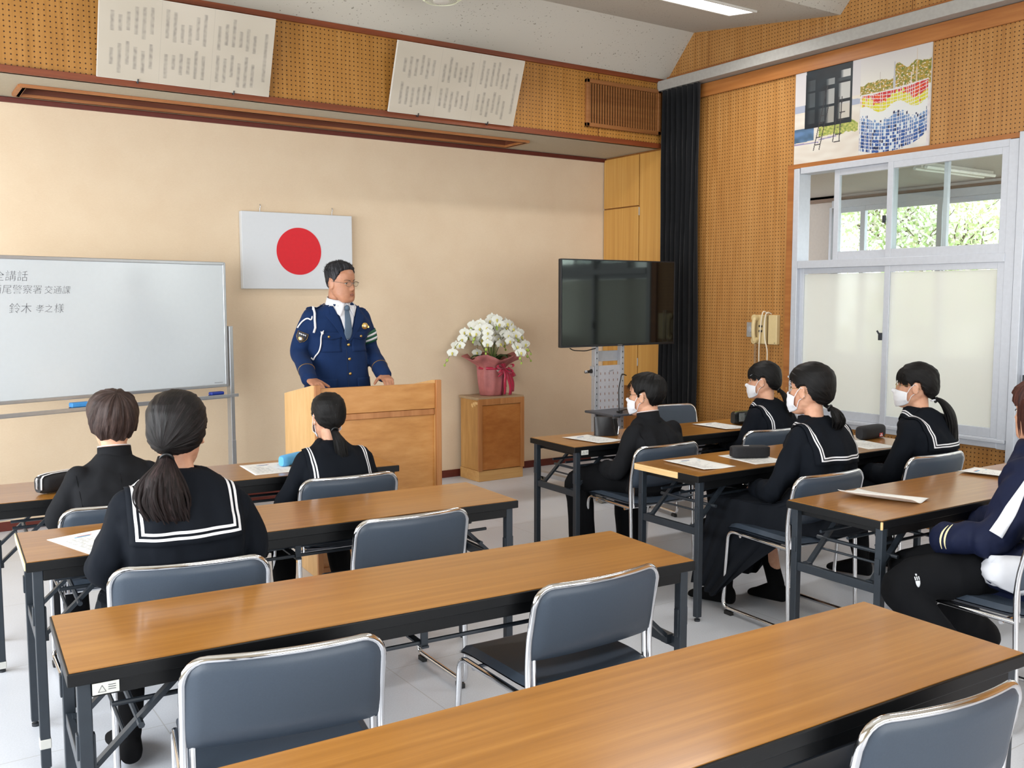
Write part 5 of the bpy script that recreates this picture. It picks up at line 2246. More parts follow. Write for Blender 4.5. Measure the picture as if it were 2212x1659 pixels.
    def glasses(s, mat_, r_=.0016, w_=.0215, h_=.0150, lens=True, z0=.001):
        b_ = MB()
        yl = .098
        for sd in (-1, 1):
            b_.tube([s.H((sd * .0315 + w_ * cos(a) * (1), yl - .006 * abs(sd * .0315 + w_ * cos(a)) / .05, z0 + h_ * math.copysign(abs(sin(a)) ** .75, sin(a)))) for a in [2 * pi * k / 24 for k in range(24)]], r_, 6, closed=True)
            b_.tube(rounded([s.H((sd * .053, yl - .006, z0 + .005)), s.H((sd * .0715, yl - .012, z0 + .006)), s.H((sd * .0775, .03, z0 + .010)), s.H((sd * .0775, -.012, z0 + .012)), s.H((sd * .076, -.030, z0 - .012))], .008, 4), r_, 6)
        b_.tube([s.H((-.010, yl, z0 + .003)), s.H((0, yl + .003, z0 + .006)), s.H((.010, yl, z0 + .003))], r_, 6)
        g = b_.build('glasses', mat_, s.root)
        if lens:
            for sd in (-1, 1):
                b_ = MB()
                vs = [s.H((sd * .0315 + w_ * cos(a), yl - .006 * abs(sd * .0315 + w_ * cos(a)) / .05, z0 + h_ * math.copysign(abs(sin(a)) ** .75, sin(a)))) for a in [2 * pi * k / 24 for k in range(24)]]
                b_.add(vs, [tuple(range(24))])
                b_.build('lens', M_LENS, g, smooth=False, solid=.0008)


# ---------------------------------------------------------------- uniforms
def drape(s, bv, x, t_, off):
    """a point on the clothes: t_ <= 90 is the angle from straight up to straight back, beyond it metres down the back"""
    core = Vector((x, s.nb.y - .012, s.nb.z - .10))
    if t_ <= 90:
        d = Vector((0, -sin(rad(t_)), cos(rad(t_))))
        h_ = bv.ray_cast(core + d * .45, -d)
        if not h_[0]:
            return core + d * .08
        return h_[0] + d * off
    z = core.z - (t_ - 90)
    h_ = bv.ray_cast(Vector((x, core.y - .5, z)), Vector((0, 1, 0)))
    if not h_[0]:
        return Vector((x, core.y - .11, z))
    return h_[0] + Vector((0, -off, 0))


def sailor_collar(s, jacket, mat_, hw=.150, drop=.085, stripes=((.026, .0065), (.040, .0065))):
    bv = bvh_of(jacket)
    T = [8, 18, 30, 42, 54, 66, 78, 90] + [90 + drop * k / 6 for k in range(1, 7)]
    rows = []
    for t_ in T:
        rr = []
        for j in range(25):
            u = -1 + 2 * j / 24
            off = .007 + .004 * (t_ > 90) * (t_ - 90) / drop
            rr.append(drape(s, bv, u * hw, t_, off))
        rows.append(rr)
    # keep the back edge level
    b_ = MB()
    b_.grid(rows)
    # front wings
    for sd in (-1, 1):
        rr_ = []
        for k in range(9):
            t_ = 8 - 10.5 * k
            xi, xo = .052 - .035 * k / 8, hw - (hw - .05) * (k / 8) ** 1.3
            rr_.append([drape(s, bv, sd * (xi + (xo - xi) * j / 7), t_, .007) for j in range(8)])
        b_.grid(rr_)
    # standing fold round the neck
    col = b_.build('sailor_collar', mat_, s.root, solid=.003, recalc=False, solid_off=0)
    b_ = MB()
    for off, w_ in stripes:
        xo, xi = hw - off + w_ / 2, hw - off - w_ / 2
        zb = 90 + drop - off
        Tl = [8 - 10.5 * k for k in range(6, 0, -1)] + [t_ for t_ in T if t_ <= 90] + [90 + (zb - 90) * k / 6 for k in range(1, 7)]
        for sd in (-1, 1):
            rr_ = []
            for t_ in Tl:
                if t_ < 8:
                    k = (8 - t_) / 10.5
                    w2 = hw - (hw - .05) * (k / 8) ** 1.3
                    a, c_ = w2 - off + w_ / 2, w2 - off - w_ / 2
                else:
                    a, c_ = xo, xi
                o_ = .0105 + (.004 * (t_ - 90) / drop if t_ > 90 else 0)
                t2, t3 = t_, t_
                if t_ == Tl[-1]:
                    t2, t3 = t_ + w_ / 2, t_ - w_ / 2
                rr_.append([drape(s, bv, sd * a, t2, o_), drape(s, bv, sd * c_, t3, o_)])
            b_.grid(rr_)
        rr_ = []
        for j in range(25):
            u = -1 + 2 * j / 24
            o_ = .0105 + .004 * (zb - 90) / drop
            rr_.append([drape(s, bv, u * xo, zb + w_ / 2, o_), drape(s, bv, u * xi, zb - w_ / 2, o_)])
        b_.grid(rr_)
    b_.build('white_stripes', M_STRIPE, col, recalc=False)
    return col


def pleated_skirt(s, knee, hem, mat_, w0=.165, npl=26, hemw=.24, hemd=.17, left=.35):
    """from the waist over the lap, lying on the seat behind and falling to the hem in front"""
    z0 = s.seat
    kx, ky, kz = knee
    hx, hy, hz = hem
    M, n_ = 40, npl * 6
    rows = []
    sst = lambda a: max(0, min(1, a)) ** 2 * (3 - 2 * max(0, min(1, a)))
    for i in range(M + 1):
        t_ = i / M
        rr = []
        for j in range(n_):
            a_ = 2 * pi * j / n_
            c_, q_ = cos(a_), sin(a_)
            e_ = lambda v, p=.75: math.copysign(abs(v) ** p, v)
            w_ = ((a_ * npl / (2 * pi)) % 1.0)
            pl = (w_ if w_ < .75 else (1 - w_) * 3) - .4
            fr = sst((q_ + left * max(0, -c_) - .05) / .45)
            waist = Vector((w0 * .88 * c_, .112 * q_, z0 + .20))
            hip = Vector((w0 * 1.08 * e_(c_, .9) + kx * .1, .02 + .155 * q_, z0 + .14))
            yc, yh = (ky - .10) / 2, (ky + .18) / 2 + .045
            lap = Vector(((w0 + .06) * e_(c_) + kx * max(0, q_) ** .6 * .95, yc + yh * e_(q_, .8), kz + .055 + .02 * (1 - abs(c_)) + (z0 + .07 - kz - .055) * max(0, -q_)))
            edge = Vector(((w0 + .085) * e_(c_) + kx * max(0, q_) ** .6 * .97, yc + (yh + .018) * e_(q_, .8), z0 + .012 + (kz - .035 - z0) * max(0, q_)))
            hemf = Vector((hx + hemw * e_(c_, .85), hy + hemd * e_(q_, .85), hz + .015 * sin(5 * a_ + 1)))
            hemb = edge + Vector((.012 * c_, .012 * q_, -.004))
            hm = hemb.lerp(hemf, fr)
            K_ = [(0, waist), (.14, hip), (.36, lap), (.46, edge), (1, hm)]
            for (t0_, p0), (t1_, p1) in zip(K_, K_[1:]):
                if t_ <= t1_ + 1e-9:
                    q2 = (t_ - t0_) / (t1_ - t0_)
                    p = p0.lerp(p1, q2)
                    break
            amp = (.004 + .024 * t_ ** 1.2) * (.35 + .65 * fr)
            wob = (.014 * t_ * sin(3 * a_ + 4 * t_ + s.root.location.x) + .010 * t_ * sin(7 * a_ - 3 * t_)) * fr
            p = p + Vector((c_, q_, 0)) * (amp * pl + wob)
            p.z += .006 * noise.noise(Vector((p.x * 9, p.y * 9, t_ * 3))) * 2
            rr.append(p)
        rows.append(rr)
    b_ = MB()
    b_.grid(rows, closed_u=True)
    return b_.build('pleated_skirt', mat_, s.root, solid=.002, recalc=False)


def seated_limbs(s, arms, legs, grow, sleeve_mb, trouser_mb=None, feet=(0, 1), hs_=.9):
    pass
def seated(f, E_, W_, knees, ankles, feet, top_mat, bottom, bottom_mat, rr=(.047, .041, .037, .034, .026), grow=.010, tw=1.0, td=1.0, hand_dirs=None, sleeve=1.0, fold=.009, leg_r=(.078, .068, .055, .050, .036), skirt=None, sock=True, jlow=-.15, sockhi=.15, skl=.35, bulge=None):
    S = [f.sp(.785) + Vector((sd * (f.shw - .026), 0, 0)) for sd in (-1, 1)]
    if bottom == 'skirt':
        leg_r = (.068, .060, .049, .046, .034)
    b_ = f.body
    f.torso(b_, -.010, W=tw, D=td)
    f.neck(b_, .043 if f.kind == 'girl' else .050)
    f.head(b_)
    hd = hand_dirs or [((.55, .8, -.12), (.1, .1, 1)), ((-.55, .8, -.12), (-.1, .1, 1))]
    legs_ = []
    for i, sd in enumerate((-1, 1)):
        f.arm(b_, sd, S[i], E_[i], W_[i], rr)
        hand(b_, Vector(W_[i]) + Vector(hd[i][0]).normalized() * .015, hd[i][0], hd[i][1], -sd if i == 0 else -sd, .45, f.hs * .98)
        Hp = Vector((sd * .088, .02, f.seat + .075))
        K, A = Vector(knees[i]), Vector(ankles[i])
        pts = [Hp, Hp.lerp(K, .5) + Vector((0, 0, .012)), K, K.lerp(A, .35) + Vector((0, -.012, 0)), A]
        legs_.append(pts)
        f.leg(b_, pts, leg_r)
        foot(b_, A, feet[i], .95)
    body = fuse(b_, 'body', f.skin, f.root, .0055, 3)
    # jacket
    j = MB()
    f.torso(j, grow, low=jlow, W=tw, D=td)
    for i, sd in enumerate((-1, 1)):
        f.arm(j, sd, S[i], E_[i], Vector(W_[i]), rr, grow + .003 * sleeve)
        # cuff
        d_ = (Vector(W_[i]) - Vector(E_[i])).normalized()
        j.tube([Vector(W_[i]) - d_ * .05, Vector(W_[i]) + d_ * .012], [rr[-1] + grow + .004, rr[-1] + grow + .006], 18)
    if bulge:
        j.ell(*bulge)
    jk = fuse(j, 'jacket', top_mat, f.root, .007, 4, disp=folds(fold, 7, 15, f.root.location.x * 3))
    if bottom == 'trousers':
        t_ = MB()
        t_.loft([ring(f.sp(q) , .16 + .008, .118, 30, 2.6) for q in (-.14, -.05, .05, .16)])
        for pts in legs_:
            P = [Vector(p) for p in pts]
            P[-1] = P[-2].lerp(P[-1], .93)
            f.leg(t_, P, (leg_r[0] + .014, leg_r[1] + .016, leg_r[2] + .016, leg_r[3] + .022, leg_r[4] + .034))
        fuse(t_, 'trousers', bottom_mat, f.root, .008, 4, disp=folds(.009, 6, 12, 2 + f.root.location.y))
    elif bottom == 'skirt':
        pleated_skirt(f, *skirt, bottom_mat, w0=.165 * tw, left=skl)
    for i in (0, 1):
        P = legs_[i]
        sk = MB()
        K, A = P[2], P[4]
        hi = sockhi if bottom == 'skirt' else .75
        pp = [K if hi < .3 else K.lerp(A, hi), K.lerp(A, (hi + 1) / 2) + (Vector((0, -.012, 0)) if hi < .3 else Vector()), A]
        if hi < .3:
            sk.tube([P[0].lerp(K, .35), P[0].lerp(K, .7), K.lerp(A, .02)], [leg_r[1] + .012, leg_r[1] + .006, leg_r[2] + .010], 18)
            sk.ell(K, (leg_r[2] + .010,) * 3, 14, 10)
        limb(sk, pp, [leg_r[2] + .012 if hi < .3 else leg_r[3] + .004, .058 if hi < .3 else .041, .036 + .005], sub=4)
        foot(sk, A + Vector(feet[i]).normalized() * .002, feet[i], 1.02, g=1.12)
        if sock:
            fuse(sk, 'sock', M_SOCK, f.root, .006, 3)
    return body, jk


def back_seams(f, jk):
    bv_ = bvh_of(jk)
    b_ = MB()
    for xs in ([(0, z) for z in range(14)],):
        pts = []
        for _, k in xs:
            z = f.nb.z - .05 - .027 * k
            h_ = bv_.ray_cast(Vector((f.nb.x * (z / f.nb.z), -.6, z)), Vector((0, 1, 0)))
            if h_[0]:
                pts.append(h_[0] + Vector((0, -.0004, 0)))
        b_.tube(pts, .0011, 5)
    for sd in (-1, 1):
        pts = []
        for k in range(13):
            a = rad(95 - 14 * k)
            z = f.nb.z - .155 + .105 * sin(a)
            x = sd * (f.shw - .004 - .012 * (1 - sin(a)))
            h_ = bv_.ray_cast(Vector((x, -.6, z)), Vector((0, 1, 0)))
            if h_[0] and h_[0].y < .05:
                pts.append(h_[0] + Vector((0, -.0004, 0)))
        if len(pts) > 3:
            b_.tube(pts, .0012, 5)
    b_.build('seam', M_SOCK, jk)


def stand_collar(f, mat_, white=True):
    jk_ = [c for c in f.root.children if c.name.startswith('jacket')][0]
    back_seams(f, jk_)
    """the upright collar of the boys' uniform"""
    b_ = MB()
    rows = []
    for z_, g_ in ((-.035, .020), (-.015, .010), (.012, .006), (.030, .005)):
        rr = []
        for k in range(40):
            a = 2 * pi * k / 40
            rr.append(f.nb + Vector(((.058 + g_) * cos(a), (.056 + g_) * sin(a) + .012 * (z_ + .03) / .06 - .002, z_ + .012 * sin(a) * -1 + .008)))
        rows.append(rr)
    b_.grid(rows, closed_u=True)
    c = b_.build('stand_collar', mat_, f.root, solid=.004, recalc=False)
    if white:
        MB().tube([p * 1.0 + Vector((0, 0, .002)) for p in [f.nb + Vector((.0605 * cos(2 * pi * k / 40), .0585 * sin(2 * pi * k / 40) + .010, .0395 - .012 * sin(2 * pi * k / 40))) for k in range(40)]], .0022, 6, closed=True).build('collar_liner', M_STRIPE, c)
    return c


EL_BOY = [(0, 46), (35, 42), (52, 22), (66, 2), (76, -14), (84, 6), (100, 14), (112, -14), (126, -42), (150, -56), (180, -60)]
EL_GIRL = [(0, 50), (28, 46), (45, 30), (60, 10), (74, -6), (86, 8), (100, 8), (112, -20), (128, -38), (150, -48), (180, -52)]


def boy_thick(top=.020, side=.014, back=.018, nape=.008):
    def fn(az, el, d):
        k = max(0, min(1, el / 60))
        t_ = side + (top - side) * k
        kb = max(0, min(1, (az - 90) / 40))
        t_ = t_ + (back - side) * (1 - k) * kb
        kn = max(0, min(1, (-el - 10) / 45))
        t_ = t_ * (1 - kn) + nape * kn
        return t_
    return fn


# ---------------------------------------------------------------- the officer
f = Fig((2.40, 5.50), 180, 'person standing behind the lectern in navy uniform with white cord, armband and glasses', 1.744, neck=(0, .03), yaw=24, pitch=4, roll=2, hs=1.0, seat=.86, shw=.185, kind='man', skin=M_SKINT, nose=1.15, jaw=1.13, headfwd=.035)
S_ = [f.sp(.83) + Vector((sd * .172, -.005, .012)) for sd in (-1, 1)]
EE = [(-.240, -.05, 1.20), (.225, -.06, 1.20)]
WW = [(-.215, .205, 1.050), (.268, .195, 1.050)]
b = f.body
f.torso(b, -.01, W=1.08, D=1.12)
f.neck(b, .058)
f.head(b)
for i, sd in enumerate((-1, 1)):
    f.arm(b, sd, S_[i] + Vector((-sd * .015, 0, -.01)), EE[i], WW[i], (.044, .042, .040, .036, .028))
    hand(b, Vector(WW[i]) + Vector((0, .01, -.004)), (-sd * (.10 if i else .2), .95, -.26), (0, .25, 1), -sd, .30, .98, curls=(.25, .32, .38, .45), thumb=.9)
    f.leg(b, [(sd * .10, 0, .90), (sd * .105, .01, .70), (sd * .11, .0, .48), (sd * .115, -.03, .30), (sd * .12, -.02, .085)], (.085, .075, .058, .055, .040))
    foot(b, (sd * .12, -.02, .085), (sd * .2, 1, 0), 1.05)
fuse(b, 'body', f.skin, f.root, .0042, 2)
j = MB()
f.torso(j, .014, low=-.20, W=1.08, D=1.13)
j.loft([ring((0, -.008, z), a, d_, 36, 2.5) for z, a, d_ in ((.78, .215, .150), (.86, .212, .150), (.95, .200, .148), (1.05, .19, .145), (1.15, .185, .14), (1.22, .18, .13))])
for i, sd in enumerate((-1, 1)):
    limb(j, [S_[i] + Vector((-sd * .01, 0, .0)), S_[i].lerp(Vector(EE[i]), .5), EE[i], Vector(EE[i]).lerp(Vector(WW[i]), .5), WW[i]], [.062, .058, .054, .050, .044])
    d_ = (Vector(WW[i]) - Vector(EE[i])).normalized()
    j.tube([Vector(WW[i]) - d_ * .06, Vector(WW[i]) + d_ * .015], [.046, .046], 20)
jk = fuse(j, 'jacket', M_OFF, f.root, .0065, 4, disp=folds(.006, 6, 11, 4))
t_ = MB()
t_.loft([ring((0, 0, z), .165, .12, 30, 2.5) for z in (.80, .88, .98)])
for sd in (-1, 1):
    f.leg(t_, [(sd * .09, 0, .86), (sd * .10, .01, .68), (sd * .11, .0, .46), (sd * .115, -.02, .28), (sd * .12, -.02, .10)], (.105, .095, .080, .072, .066))
fuse(t_, 'trousers', M_OFFT, f.root, .009, 4, disp=folds(.004, 6, 12, 2))
for sd in (-1, 1):
    sk = MB()
    foot(sk, (sd * .12, -.02, .085), (sd * .2, 1, 0), 1.05, g=1.14)
    fuse(sk, 'shoe', M_BLACK, f.root, .007, 3)
bv = bvh_of(jk)


def onf(x, z, off=.003, dir_=(0, 1, 0), yy=.5):
    d = Vector(dir_).normalized()
    h_ = bv.ray_cast(Vector((x, 0, z)) + d * yy if abs(d.x) < .5 else Vector((0, x, z)) + d * yy, -d)
    return (h_[0] + h_[1] * off * (1 if h_[1].dot(d) > 0 else -1)) if h_[0] else Vector((x, .14, z))


def decal(name, quadfn, nu, nv, off, mat_, parent, thick=.0025):
    """quadfn(u, v) -> (x, z) on the chest"""
    rows = [[onf(*quadfn(i / nu, j / nv), off) for i in range(nu + 1)] for j in range(nv + 1)]
    return MB().grid(rows).build(name, mat_, parent, solid=thick, solid_off=0, recalc=False)


zN, zV = 1.490, 1.270
cx_ = -.012
shirt = decal('shirt_front', lambda u, v: (cx_ + (u - .5) * 2 * (.004 + .062 * v), zV + (zN - .012 - zV) * v), 10, 14, .003, M_WCLOTH, f.root)
decal('necktie', lambda u, v: (cx_ + (u - .5) * 2 * (.006 + .020 * (1 - v) ** .5 * min(1, v * 4 + .2) + (.006 if v > .9 else 0)), zV + .004 + (1.463 - zV) * v), 6, 16, .0095, plain('grey_blue_tie', '4c5f74', .6, var=.15, scale=300), f.root, .004)
MB().ell(onf(cx_, 1.462, .013), (.018, .011, .018), 14, 10).build('tie_knot', plain('grey_blue_tie', '4c5f74', .6), f.root)
b = MB()
rows = []
for z_, g_ in ((-.020, .020), (.008, .010), (.034, .004)):
    rows.append([f.nb + Vector(((.070 + g_) * cos(a), (.068 + g_) * sin(a) + .006 + .02 * (z_ + .02), z_ + .008 - .016 * sin(a))) for a in [2 * pi * k / 48 for k in range(48)]])
b.grid(rows, closed_u=True)
sc_ = b.build('shirt_collar', M_WCLOTH, f.root, solid=.003, recalc=False)
b = MB()
for sd in (-1, 1):
    n0 = f.nb
    P0 = n0 + Vector((sd * .068, .012, .036))
    P1 = n0 + Vector((sd * .004 + cx_ * .5, .088, .016))
    P2 = onf(cx_ + sd * .045, zN - .082, .010)
    P3 = onf(sd * .085, zN - .022, .006)
    rows = [[P0.lerp(P1, i / 6).lerp(P3.lerp(P2, i / 6), j / 5) + Vector((0, .006 * sin(pi * j / 5), .0)) for i in range(7)] for j in range(6)]
    b.grid(rows)
b.build('collar_point', M_WCLOTH, sc_, solid=.003, recalc=False)
# lapels
for sd in (-1, 1):
    def lap(u, v, sd=sd):
        xi = .006 + .072 * v
        xo = .014 + .112 * min(1, v / .70) if v < .70 else .126 - .055 * (v - .70) / .30 * 0 - (.028 if v > .74 else 0)
        return (cx_ + sd * (xi + (xo - xi) * u), zV - .012 + (zN - .006 - zV) * v)
    decal('lapel', lap, 8, 26, .006, M_OFF, jk, .005)
# front edge seam
b = MB().tube([onf(cx_ + .008 - .01 * max(0, (1.0 - z) / .2), z, .0015) for z in [zV - .01 - .034 * k for k in range(15)]], .0018, 5)
b.build('front_seam', plain('dark_seam_cloth', '142747', .9), jk)  # seam cloth a little darker than the jacket
for z in (1.240, 1.152, 1.062):
    p = onf(cx_ - .008, z, .004)
    MB().ell(p, (.0095, .005, .0095), 16, 8).build('button', M_GOLD, jk)
# breast pockets with flaps
for sd, x0 in ((1, .085), (-1, -.100)):
    pk = decal('pocket', lambda u, v, x0=x0: (x0 + (u - .5) * .115, 1.195 + .11 * v), 8, 8, .002, M_OFF, jk, .003)
    fl = decal('pocket_flap', lambda u, v, x0=x0: (x0 + (u - .5) * .120, 1.318 - (.036 + .012 * (1 - abs(2 * u - 1))) * v), 10, 4, .006, M_OFF, jk, .004)
    MB().ell(onf(x0 + (.018 if sd > 0 else -.0), 1.292, .010), (.008, .004, .008), 14, 8).build('button', M_GOLD, fl)
for sd in (-1, 1):
    decal('lower_flap', lambda u, v, sd=sd: (sd * .115 + (u - .5) * .10, 1.035 - .062 * v), 8, 4, .006, M_OFF, jk, .004)
# badges
p = onf(-.128, 1.352, .006)
bd = MB().lathe([(.0, .0), (.020, .001), (.020, .004), (.012, .008), (.0, .009)], 24).build('chest_badge', M_GOLD, jk)
bd.location = p
bd.rotation_euler = (rad(-90), 0, rad(-16))
MB().lathe([(.0, .0085), (.008, .0095), (.006, .011), (0, .0115)], 16).build('badge_centre', plain('badge_cream', 'd9cdb0', .4), bd)
MB().beam((-.026, .006, .002), (.026, .006, .002), .012, .004).build('badge_bar', M_GOLD, bd)
# epaulettes
for sd in (-1, 1):
    rows = []
    for k in range(7):
        x = sd * (.085 + .105 * k / 6)
        rr = []
        for q in (-1, -.5, 0, .5, 1):
            h_ = bv.ray_cast(Vector((x, q * .022 - .005, 1.8)), Vector((0, 0, -1)))[0]
            rr.append((h_ if h_ else Vector((x, q * .022, 1.47))) + Vector((0, 0, .004)))
        rows.append(rr)
    ep = MB().grid(rows).build('epaulette', M_OFF, jk, solid=.005, recalc=False)
    MB().ell(rows[1][2] + Vector((0, .0, .006)), (.007, .007, .004), 12, 6).build('button', M_GOLD, ep)
# shoulder patch on his right arm, armband on his left
Sr, Er = S_[1], Vector(EE[1])
ax_ = (Er - Sr).normalized()


def onarm(i, t_, a, off):
    """point on the sleeve i at t_ along the upper arm, a = angle (0 = outwards, 90 = forward)"""
    A0, A1 = S_[i], Vector(EE[i])
    c_ = A0.lerp(A1, t_)
    dx = Vector((-1 if i == 0 else 1, 0, 0))
    ax = (A1 - A0).normalized()
    dx = (dx - ax * dx.dot(ax)).normalized()
    dy = Vector((0, 1, 0))
    dy = (dy - ax * dy.dot(ax)).normalized()
    d = dx * cos(rad(a)) + dy * sin(rad(a))
    h_ = bv.ray_cast(c_ + d * .3, -d)
    return (h_[0] if h_[0] and (h_[0] - c_).length < .075 else c_ + d * .056) + d * off


M_PATCH = plain('dark_patch', '20222c', .6)
rows = [[onarm(1, .40 + .30 * j / 8, 52 + (i - 4) * 8.5 * (1 if j < 5 else 1 - .20 * (j - 4)), .004) for i in range(9)] for j in range(9)]
pt = MB().grid(rows).build('shoulder_patch', M_PATCH, jk, solid=.002, recalc=False)
pt['label'] = 'dark sleeve patch with gold and white emblem'
b = MB()
b.tube([onarm(1, .40 + .30 * q, 52 + a_, .006) for q, a_ in [(0, -33), (0, 0), (0, 33), (.5, 34), (.8, 22), (1, 0), (.8, -22), (.5, -34)]], .0013, 5, closed=True)
c0_ = onarm(1, .585, 52, .006)
for k in range(14):
    a = 2 * pi * k / 14
    b.tube([onarm(1, .585 + .028 * cos(a), 52 + 8 * sin(a), .006), onarm(1, .585 + .060 * cos(a), 52 + 17 * sin(a), .006)], .0018, 5)
b.build('patch_emblem', M_GOLD, pt)
b = MB().ell(c0_, (.009, .009, .009), 10, 8)
for q in (-20, -8, 6, 18):
    b.tube([onarm(1, .435, 52 + q, .006), onarm(1, .475, 52 + q + 3, .006)], .0022, 5)
b.tube([onarm(1, .455, 30, .006), onarm(1, .455, 52, .007), onarm(1, .455, 74, .006)], .0016, 5)
b.build('patch_lettering', M_STRIPE, pt)
M_GREEN = plain('dark_green_band', '12543c', .6, var=.06)
rows = [[onarm(0, .42 + .36 * j / 6 - .06 * sin(rad(a_)), a_, .006) for a_ in range(-180, 181, 12)] for j in range(7)]
ab = MB().grid(rows).build('armband', M_GREEN, jk, solid=.0025, recalc=False)
ab['label'] = 'green armband with two white stripes'
b = MB()
for t0_ in (.505, .645):
    b.grid([[onarm(0, t0_ + dt - .06 * sin(rad(a_)), a_, .0085) for a_ in range(-180, 181, 12)] for dt in (0, .065)])
b.build('white_stripes', M_STRIPE, ab, solid=.001, recalc=False)
# gold piping on the cuffs
for i in (0, 1):
    A0, A1 = Vector(EE[i]), Vector(WW[i])
    ax = (A1 - A0).normalized()
    u1 = ax.orthogonal().normalized()
    u2 = ax.cross(u1)
    pts = []
    for k in range(28):
        a = 2 * pi * k / 28
        d = u1 * cos(a) + u2 * sin(a)
        c_ = A0.lerp(A1, .70)
        h_ = bv.ray_cast(c_ + d * .2, -d)
        pts.append((h_[0] if h_[0] and (h_[0] - c_).length < .062 else c_ + d * .049) + d * .001)
    MB().tube(pts, .0022, 5, closed=True).build('cuff_piping', M_GOLD, jk)
# white cord: braided loop from the right shoulder, round the arm and down to the belt
M_CRD = plain('white_cord', 'e2e2e6', .6, var=.04, scale=200, bump=.3)
b = MB()
base = [onf(.165, 1.462, .010), onf(.170, 1.43, .008), onf(.176, 1.39, .008), onf(.178, 1.345, .007), onf(.182, 1.318, .005)]
for ph in (0, 2.1, 4.2):
    pts = []
    for k in range(60):
        q = k / 59 * 4
        i0 = min(3, int(q))
        p = base[i0].lerp(base[i0 + 1], q - i0)
        pts.append(p + Vector((.0042 * cos(k * .75 + ph), .0032 * sin(k * .75 + ph), 0)))
    b.tube(pts, .0034, 6)
cord = b.build('braided_cord', M_CRD, f.root)
pts = [Vector((.135, .0, 1.505)), Vector((.178, -.0, 1.507))] + [onarm(1, t_, a_, .006) for t_, a_ in ((-.02, 30), (.08, 22), (.20, 12), (.32, 0))]
pts = [onf(.165, 1.462, .010)] + [onarm(1, t_, a_, .007) for t_, a_ in ((-.02, 75), (-.05, 50), (.06, 30), (.18, 16), (.34, 6))]
MB().tube(rounded(pts, .02, 3), .0045, 8).build('shoulder_cord', M_CRD, cord)
pts = [onf(.140, 1.318, .012), onf(.143, 1.29, .010), onf(.140, 1.25, .009), onf(.150, 1.20, .010), onf(.170, 1.165, .012), onf(.192, 1.145, .014), onf(.196, 1.16, .006)]
wc = MB().tube(rounded(pts, .02, 4), .0042, 8).build('whistle_cord', M_CRD, cord)
MB().ell(onf(.140, 1.318, .014), (.009, .007, .010), 10, 8).tube([onf(.134, 1.332, .014), onf(.142, 1.312, .016), onf(.150, 1.328, .014)], .003, 6).build('cord_knot', M_CRD, wc)
# hair and face
hc_ = f.hair_cap('hair', M_HGRY, [(0, 44), (22, 42), (40, 38), (52, 24), (64, 8), (74, -6), (82, 10), (100, 16), (112, -4), (128, -28), (150, -42), (180, -46)],
                 lambda az, el, d: (.006 + .016 * max(0, min(1, (el - 10) / 50))) * (1 if az < 140 or el > 0 else .8), pole=(0, -.25, .95), lump=.003, lumpn=30)
rs_ = random.Random(2)
specs = []
for k in range(420):
    az = rs_.uniform(0, 2 * pi)
    el = rad(rs_.uniform(22, 88))
    d = Vector((sin(az) * cos(el), cos(az) * cos(el), sin(el)))
    azd = math.degrees(math.atan2(abs(d.x), d.y))
    if math.degrees(el) < interp([(0, 50), (40, 46), (60, 35), (90, 30), (180, 25)], azd)[0]:
        continue
    h_ = f.hbvh.ray_cast(Vector((0, -.012, .012)) + d * .4, -d)[0]
    if not h_:
        continue
    p0 = h_ + d * .012
    up = (d + Vector((0, .25, .25)) + Vector((rs_.uniform(-.25, .25), rs_.uniform(-.25, .25), rs_.uniform(-.1, .2)))).normalized()
    L_ = rs_.uniform(.012, .020)
    specs.append(([f.H(p0), f.H(p0 + up * L_ * .5), f.H(p0 + up * L_)], [.0016, .0011, .0003], 1.0))
f.strands('hair_spikes', M_HGRY, hc_, specs, n=4, sub=1)
f.face(browm=plain('grey_brow', '3a322e', .8), open_=.82)
f.glasses(plain('silver_rim', 'a09890', .25, .8), .0012, .0225, .0150)

# ---------------------------------------------------------------- boys in black stand-collar uniforms
lap_hands = [((.62, .76, -.10), (.1, .1, 1)), ((-.62, .76, -.10), (-.1, .1, 1))]
f = Fig((.785, 3.985), -3, 'person seated at far left, brown bowl-shaped hair, black stand-collar uniform', 1.150, neck=(0, .035), yaw=-4, pitch=0, hs=.99, seat=.425, shw=.158, kind='boy', headfwd=.025)
seated(f, [(-.215, .03, .655), (.205, .03, .655)], [(-.13, .24, .60), (.13, .24, .60)], [(-.14, .40, .49), (.12, .40, .49)], [(-.15, .40, .085), (.12, .36, .085)], [(-.1, 1, 0), (.1, 1, 0)], M_GAKURAN, 'trousers', M_TROUS, grow=.013, tw=1.0)
stand_collar(f, M_GAKURAN)
f.hair_cap('hair', M_HBRN, [(0, 30), (35, 24), (55, 5), (75, -12), (95, -14), (115, -30), (135, -52), (155, -62), (180, -66)], boy_thick(.026, .022, .028, .016), pole=(.12, -.35, .9), lump=.011, lumpn=13, seedv=3)
f.face(lips=True)

